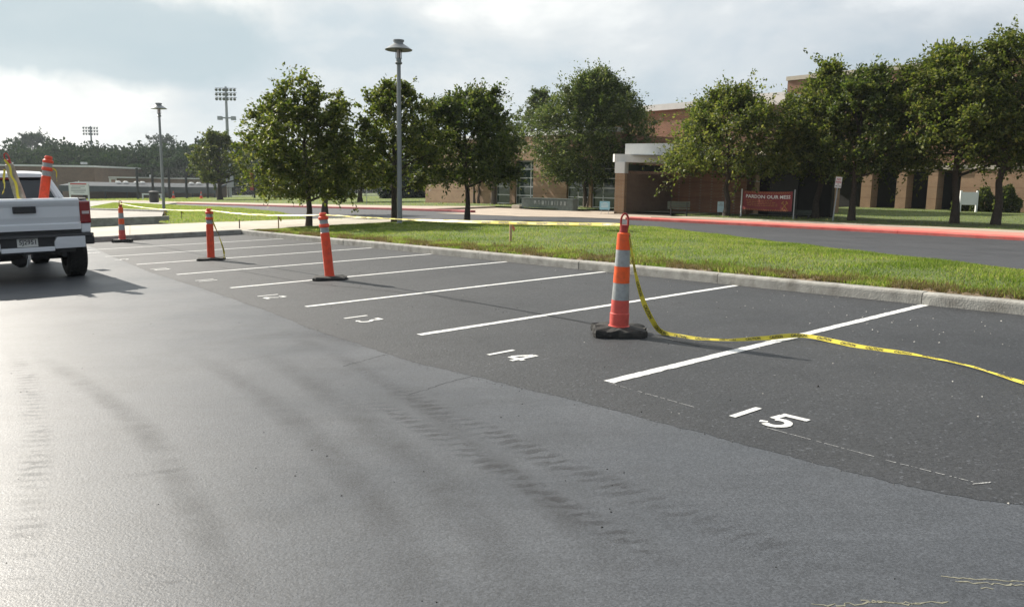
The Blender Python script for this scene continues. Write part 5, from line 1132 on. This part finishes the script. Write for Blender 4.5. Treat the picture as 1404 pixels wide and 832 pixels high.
def G_(px, py, h): return hit(px, py, 0) + np.array([0, 0, h])
toward = CAMP - pc0; toward = toward / np.linalg.norm(toward)
q1 = pc0 + np.array([.10, -.02, .78]); q1b = pc0 + np.array([.20, -.02, .52])
gpts = [grip0 + [.03, -.02, -.03], pc0 + [.075, -.06, .98], pc0 + [.13, -.07, .70], pc0 + [.21, -.07, .42], pc0 + [.33, -.08, .17], G_(910, 459, .02), G_(950, 465, .012), G_(1000, 470, .03), G_(1050, 468, .035), G_(1103, 465, .035), G_(1180, 477, .012), G_(1255, 488, .012), G_(1330, 505, .02), G_(1410, 530, .02), G_(1480, 548, .02), G_(1600, 575, .012), G_(1760, 610, .012)]
tape('yellow caution tape falling from the near channelizer and trailing over the asphalt to the right', gpts, .052,
     [(0, .3, .35), (.06, 1.2, .45), (.13, .9, 1.0), (.22, .9, 1.0), (.27, .5, .5), (.31, .3, .6), (.37, .35, .9), (.47, .3, 1.0), (.56, .25, .9), (.60, .1, .45), (.70, 0, .4), (.74, .15, .5), (.80, .35, .8), (.88, .3, .7), (1, .1, .55)], 260, True, .0028, 3, side0=tuple(np.array([V2[0], V2[1], .35])), gap=.10, cover=.8)
top4 = pc4 + np.array([-.098, 0, 1.10]); top2 = pc2 + np.array([0, 0, 1.10]); top1 = pc1 + np.array([0, 0, 1.17])
def sag(a, b, s, k=8): return [a + (b - a) * i / k - np.array([0, 0, s * 4 * (i / k) * (1 - i / k)]) for i in range(k + 1)]
tape('yellow caution tape strung from the near channelizer across to the leaning orange post', sag(grip0 + [-.03, 0, -.03], top4, .03), .052, [(0, .9, .6), (.04, .45, .7), (.3, .4, .75), (.5, .7, .7), (.62, 1.1, .6), (1, 1.0, .6)], 160, True, .002, 4, side0=(0, 0, -1))
tape('yellow caution tape strung from the leaning orange post to the upright orange post', sag(top4, top2, .05), .042, [(0, 1.0, .6), (.5, .6, .9), (1, 1.1, .6)], 100, True, .003, 5, side0=(0, 0, -1))
tape('yellow caution tape strung from the upright orange post to the far striped channelizer', sag(top2, top1, .07), .036, [(0, 1.0, .6), (.5, .8, .8), (1, 1.1, .6)], 100, True, .003, 6, side0=(0, 0, -1))
e_ = hit(307, 356, 0)
tape('yellow caution tape end hanging from the upright post down to its black base', [top2 + [.05, -.05, 0], top2 + [.10, -.06, -.25], (top2 * .45 + e_ * .55) + [.03, 0, .05], e_ + [0, 0, .22], e_ + [.01, 0, .03]], .05, [(0, 0, .6), (.3, 1.2, .8), (.7, 2.2, .7), (1, 3.0, .8)], 60, True, .002, 7)
# ------------------------------------------------------------------ pickup truck (local x forward, y left, z up)
TU, TV = -15.55, 2.17                                             # rear face of the bumper, centre line
tk = thing('pickup_truck', 'white pickup truck seen from behind with cones in its bed', 'pickup truck', P(TU, TV, 0))
Ntk = Vector(NG); fx = -Vector(U3); fx = (fx - Ntk * fx.dot(Ntk)).normalized(); fy = Ntk.cross(fx)
Rt = Matrix((fx, fy, Ntk)).transposed(); tk.rotation_euler = Rt.to_euler()
def tw(x, y, z): return np.array(P(TU, TV, 0)) + np.array(Rt @ Vector((x, y, z)))
HW = 1.0
# bed sides with a rounded shoulder, wheel arch cut by profile
def side(sg):
    m = MB(); prof = [(.90, 1.40), (.955, 1.425), (.985, 1.40), (1.005, 1.30), (1.01, 1.05), (.985, .80), (.95, .72)]
    xs = [.10, .55, .62, .78, 1.0, 1.22, 1.38, 1.45, 2.05]; low = [.66, .62, .72, .92, .99, .92, .72, .62, .60]
    vs = []
    for x, lz in zip(xs, low):
        for j, (y, z) in enumerate(prof): vs.append((x, sg * y, max(z, lz) if j < len(prof) - 1 else lz))
    k = len(prof); f = [(i * k + j, i * k + j + 1, (i + 1) * k + j + 1, (i + 1) * k + j) for i in range(len(xs) - 1) for j in range(k - 1)]
    inn = [(x, sg * .86, z) for x in xs for z in (1.40, .70)]; o = len(vs); vs += inn
    f += [(i * k, (i + 1) * k, o + 2 * (i + 1), o + 2 * i) for i in range(len(xs) - 1)] + [(o + 2 * i, o + 2 * i + 1, o + 2 * i + 3, o + 2 * i + 2) for i in range(len(xs) - 1)]
    f += [tuple(range(k)) + (o + 1, o), tuple((len(xs) - 1) * k + j for j in range(k)) + (o + 2 * len(xs) - 1, o + 2 * len(xs) - 2)]
    return m.add(vs, f)
for sg in (-1, 1): side(sg).build('bed_side', 'truck_white', tk, True)
for sg in (-1, 1): MB().prism([(.10, 1.402), (2.0, 1.402), (2.0, 1.445), (.16, 1.445), (.10, 1.43)], sg * .86, sg * .965).build('rail_cap', 'black_plastic', tk)
MB().bb(.15, 2.05, -.86, .86, .68, .74).build('bed_floor', 'black_plastic', tk); MB().bb(.10, .24, -.99, .99, .80, .915).build('sill_panel', 'black_plastic', tk); MB().bb(2.0, 2.06, -.93, .93, .68, 1.44).build('bed_front', 'truck_white', tk)
# tailgate: pressed panel with crease and top spoiler lip
tp = [(.06, .90), (.055, 1.00), (.085, 1.02), (.075, 1.06), (.06, 1.12), (.055, 1.30), (.03, 1.36), (.02, 1.405), (.05, 1.44), (.15, 1.45), (.15, .90)]
tg = MB().prism(tp, -.835, .835).build('tailgate', 'truck_white', tk, False, .006)
MB().bb(.02, .09, -.17, .17, 1.20, 1.315).build('handle', 'black_plastic', tg, bevel=.012); MB().bb(.012, .0195, -.13, .13, 1.225, 1.255).build('handle_grip', 'dark_metal', tg)
for sg in (-1, 1):
    m = MB().prism([(.07, 1.00), (.055, 1.02), (.05, 1.37), (.07, 1.385), (.22, 1.385), (.22, 1.00)], sg * .842, sg * 1.008); tl = m.build('tail_light', 'lamp_red', tk, bevel=.012)
    MB().bb(.044, .0495, min(sg * .87, sg * .985), max(sg * .87, sg * .985), 1.165, 1.215).build('reverse_lens', 'lamp_clear', tl)
    MB().bb(.075, .25, min(sg * .845, sg * .995), max(sg * .845, sg * .995), .84, .995).build('corner_panel', 'truck_white', tk, bevel=.02)
# bumper: black step pad above, white face with a plate recess
MB().prism([(-.0, .785), (.02, .83), (.20, .83), (.20, .785)], -1.02, 1.02).build('step_pad', 'black_plastic', tk, bevel=.008)
for sg in (-1, 1):
    poly = [(sg * .40, .58), (sg * .40, .70), (sg * .44, .782), (sg * .88, .782), (sg * .88, .585)]
    MB().add([(.0 + .02 * (z < .6), y, z) for y, z in poly] + [(.14, y, z) for y, z in poly], [(0, 1, 2, 3, 4), (9, 8, 7, 6, 5)] + [(i, (i + 1) % 5, (i + 1) % 5 + 5, i + 5) for i in range(5)]).build('bumper_face', 'truck_white', tk, bevel=.012)
    MB().bb(.02, .32, min(sg * .883, sg * 1.03), max(sg * .883, sg * 1.03), .63, .782).build('bumper_end', 'black_plastic', tk, bevel=.03)
MB().bb(.012, .14, -.397, .397, .545, .622).build('bumper_face', 'truck_white', tk, bevel=.012)
MB().bb(.07, .14, -.42, .42, .625, .783).build('plate_recess', 'black_plastic', tk)
lp_ = MB().bb(.052, .068, -.155, .155, .632, .775).build('license_plate', 'plate', tk, bevel=.004)
vs, fs = text('5J2951', .105); vs = vs - (vs.min(0) + vs.max(0)) / 2; k = .25 / np.ptp(vs[:, 0])
MB().add([(.0505, -q[0] * k, .70 + q[1]) for q in vs], fs).build('plate_number', 'ink', lp_)
MB().bb(.0495, .0515, -.12, .12, .755, .765).build('plate_state', 'ink', lp_)
# hitch, frame, exhaust, axle
MB().bb(.06, .34, -.06, .06, .47, .56).bb(.0, .06, -.045, .045, .44, .50).build('hitch_receiver', 'dark_metal', tk, bevel=.006); MB().lathe([(.012, .36), (.012, .42), (.03, .425), (.03, .50)], 12, (.02, 0, 0)).build('hitch_ball', 'chrome', tk, True)
MB().tube([(.02, .02, .46), (.03, .03, .36), (.04, .05, .30)], .012, 6).build('safety_chain', 'galvanized', tk)
for y in (-.45, .45): MB().bb(.2, 5.0, y - .05, y + .05, .48, .60).build('frame_rail', 'dark_metal', tk)
MB().bb(.2, .5, -.75, .75, .50, .60).build('crossmember', 'dark_metal', tk)
MB().tube([(1.0, -.8, .40), (1.0, .8, .40)], .06, 10).build('axle', 'dark_metal', tk, True); MB().lathe([(.04, -.18), (.15, -.1), (.15, .1), (.04, .18)], 12, (1.0, 0, .40)).build('differential', 'dark_metal', tk, True)
o = MB().lathe([(.36, .0), (.40, .03), (.40, .19), (.36, .22)], 20).build('spare_wheel', 'tyre_rubber', tk, True); o.location = (.62, .40, .40)
MB().tube([(.5, -.62, .44), (1.9, -.62, .44)], .045, 8).build('tailpipe', 'dark_metal', tk, True); MB().tube([(.35, .62, .5), (1.6, .55, .5)], .09, 10).build('muffler', 'dark_metal', tk, True)
def wheel(x, y, sg):
    prof = [(.22, -.155), (.34, -.165), (.385, -.15), (.405, -.12), (.410, 0), (.405, .12), (.385, .15), (.34, .165), (.22, .155)]
    wm = MB(); n = 40; o = []
    for r_, yy in prof:
        for j in range(n): a = 2 * math.pi * j / n; o.append((r_ * math.cos(a), yy, r_ * math.sin(a)))
    wm.add(o, [(i * n + j, i * n + (j + 1) % n, (i + 1) * n + (j + 1) % n, (i + 1) * n + j) for i in range(len(prof) - 1) for j in range(n)])
    for j in range(32):                                            # tread lugs
        a = 2 * math.pi * j / 32
        for yy, da in ((-.10, 0), (-.035, .1), (.035, 0), (.10, .1)):
            R_ = Matrix.Rotation(-(a + da), 3, 'Y'); c = R_ @ Vector((.411, yy, 0)); wm.box(c, (.02, .052, .06), R_)
    wh = wm.build('wheel', 'tyre_rubber', tk); wh.location = (x, y, .415)
    rm = MB(); rm.add([(r_ * math.cos(2 * math.pi * j / 24), sg * yy, r_ * math.sin(2 * math.pi * j / 24)) for r_, yy in ((.225, .14), (.20, .10), (.06, .13), (.01, .13)) for j in range(24)], [(i * 24 + j, i * 24 + (j + 1) % 24, (i + 1) * 24 + (j + 1) % 24, (i + 1) * 24 + j) for i in range(3) for j in range(24)]); rm.build('rim', 'chrome', wh, True)
for x in (1.0, 4.65):
    for sg in (-1, 1): wheel(x, sg * .855, sg)
# cab: lower body, glasshouse, roof
cab = [(2.12, .55), (2.12, 1.38), (4.25, 1.30), (5.60, 1.16), (5.72, .95), (5.72, .60), (5.2, .52), (5.05, .85), (4.65, .95), (4.25, .85), (4.1, .52)]
MB().prism(cab, -.99, .99).build('cab_body', 'truck_white', tk, False, .03)
def gh(x, w_, z): return [(x, -w_, z), (x, w_, z)]
b_ = [(2.14, .93, 1.381), (4.15, .93, 1.32)]; tp_ = [(2.42, .72, 1.86), (3.55, .72, 1.88)]
vs = gh(*b_[0]) + gh(*b_[1]) + gh(*tp_[0]) + gh(*tp_[1])
MB().add(vs, [(0, 1, 5, 4), (1, 3, 7, 5), (3, 2, 6, 7), (2, 0, 4, 6), (4, 5, 7, 6)]).build('cab_glass', 'truck_glass', tk)
rfv = [(2.34, .75, 1.845), (2.36, .72, 1.90), (2.6, .69, 1.955), (3.3, .69, 1.955), (3.60, .74, 1.86)]
vs = [q for x, w_, z in rfv for q in ((x, -w_, z), (x, -w_ * .6, z + .015), (x, w_ * .6, z + .015), (x, w_, z))] + [q for x, w_, z in rfv for q in ((x, -w_, 1.84), (x, -w_ * .6, 1.84), (x, w_ * .6, 1.84), (x, w_, 1.84))]
nn_ = 4 * len(rfv); f = [(i * 4 + j, i * 4 + j + 1, i * 4 + j + 5, i * 4 + j + 4) for i in range(len(rfv) - 1) for j in range(3)] + [(nn_ + i * 4 + j, nn_ + i * 4 + j + 4, nn_ + i * 4 + j + 5, nn_ + i * 4 + j + 1) for i in range(len(rfv) - 1) for j in range(3)]
f += [(i * 4, i * 4 + 4, nn_ + i * 4 + 4, nn_ + i * 4) for i in range(len(rfv) - 1)] + [(i * 4 + 3, nn_ + i * 4 + 3, nn_ + i * 4 + 7, i * 4 + 7) for i in range(len(rfv) - 1)] + [(0, nn_, nn_ + 1, 1), (1, nn_ + 1, nn_ + 2, 2), (2, nn_ + 2, nn_ + 3, 3)]
k = 4 * (len(rfv) - 1); f += [(k, k + 1, nn_ + k + 1, nn_ + k), (k + 1, k + 2, nn_ + k + 2, nn_ + k + 1), (k + 2, k + 3, nn_ + k + 3, nn_ + k + 2)]
MB().add(vs, f).build('roof', 'truck_white', tk, True)
for sg in (-1, 1):
    MB().tube([(2.13, sg * .94, 1.37), (2.40, sg * .745, 1.86)], [.075, .06], 8).build('rear_pillar', 'truck_white', tk, True)
    MB().tube([(3.2, sg * .94, 1.35), (3.1, sg * .73, 1.87)], [.05, .04], 6).build('door_pillar', 'black_plastic', tk)
    MB().tube([(4.15, sg * .93, 1.32), (3.56, sg * .73, 1.88)], [.05, .045], 6).build('front_pillar', 'truck_white', tk)
    mi = MB().box((3.95, sg * 1.14, 1.46), (.12, .20, .24)).build('mirror', 'black_plastic', tk, bevel=.03); MB().tube([(3.98, sg * .93, 1.36), (3.96, sg * 1.08, 1.40)], .03, 6).build('mirror_arm', 'black_plastic', mi)
MB().bb(2.36, 2.42, -.22, .22, 1.80, 1.835).build('stop_lamp', 'lamp_red', tk)
MB().bb(5.721, 5.80, -.98, .98, .50, .78).build('front_bumper', 'chrome', tk, bevel=.02)
MB().bb(.35, 1.5, -.8, .8, .745, 1.0).build('bed_box', 'black_plastic', tk, bevel=.02)
# cones riding in the bed (things of their own)
qa = tw(.55, .30, .745); qb = tw(.75, -.12, .745)
def ride(px, y, x): return tw(x, y, .745)
# lateral positions so that they lean on the tailgate where the photo shows them
def yfor(px, x, z):
    lo, hi = -1.0, 1.0
    for _ in range(40):
        mm = (lo + hi) / 2; q = RW.T @ (tw(x, mm, z) - CAMP)
        if CX + F * q[0] / -q[2] > px: lo = mm
        else: hi = mm
    return lo
ya = yfor(39, .60, 1.1); yb = yfor(55, .62, 1.1)
t1 = channelizer('dirty pale channelizer wrapped in old yellow tape, left one in the truck bed', tw(.60, ya, 1.005), 0, tilt=(0, D2R(-14), .1), base=True, seed=8, s=1.0, mats=('dirty_white', 'dirty_white', 'dirty_white', 'dark_red'))
t2 = delineator('orange tube post leaning right, standing in the truck bed', tw(.62, yb, 1.005), 0, tilt=(D2R(-3), D2R(9), .2), seed=9, h=1.2)
def rel(t_, x, y, z): return np.array(Matrix.LocRotScale(t_.location, t_.rotation_euler, None) @ Vector((x, y, z)))
tape('old yellow tape wound round the pale channelizer in the truck bed', [rel(t1, .0, -.10, 1.14), rel(t1, .05, -.10, 1.0), rel(t1, .03, -.11, .85), rel(t1, .06, -.115, .7), rel(t1, .03, -.125, .5), rel(t1, .05, -.13, .42)], .05, [(0, 0, .7), (.5, .4, 1.1), (1, -.3, .8)], 40, False, .004, 12, side0=(1, 0, 0))
tape('torn yellow tape end fluttering left of the pale channelizer in the truck bed', [rel(t1, -.05, -.09, .98), rel(t1, -.12, -.10, .80), rel(t1, -.14, -.10, .70), rel(t1, -.22, -.10, .58)], .07, [(0, 0, .5), (.5, .6, 1), (1, 1.4, .7)], 30, False, .008, 13, side0=(1, 0, 0))
tape('scrap of yellow tape hanging beside the orange post in the truck bed', [rel(t2, .085, -.02, 1.0), rel(t2, .15, -.02, .96), rel(t2, .17, -.02, .86), rel(t2, .185, -.02, .78)], .04, [(0, 0, .5), (.6, .6, 1), (1, 1.2, .7)], 24, False, .004, 14, side0=(1, 0, 0))
# ------------------------------------------------------------------ haze
m, t_, b_2 = newmat('haze_air'); t_.nodes.remove(b_2)
pv = N(t_, 'ShaderNodeVolumePrincipled'); pv.inputs['Color'].default_value = (.80, .88, .95, 1); pv.inputs['Density'].default_value = .00022; pv.inputs['Anisotropy'].default_value = .2
L(t_, pv, 0, t_.nodes['Material Output'], 'Volume'); MATS['haze_air'] = m
tag(MB().bb(-330, 200, -60, 360, -6.5, 24).build('haze', 'haze_air'), kind='stuff')

for o in bpy.data.objects:
    if o.name.split('.')[0] in ('lettering', 'small_print', 'hazard_stripes', 'tool_emblem'): o['kind'] = 'stuff'
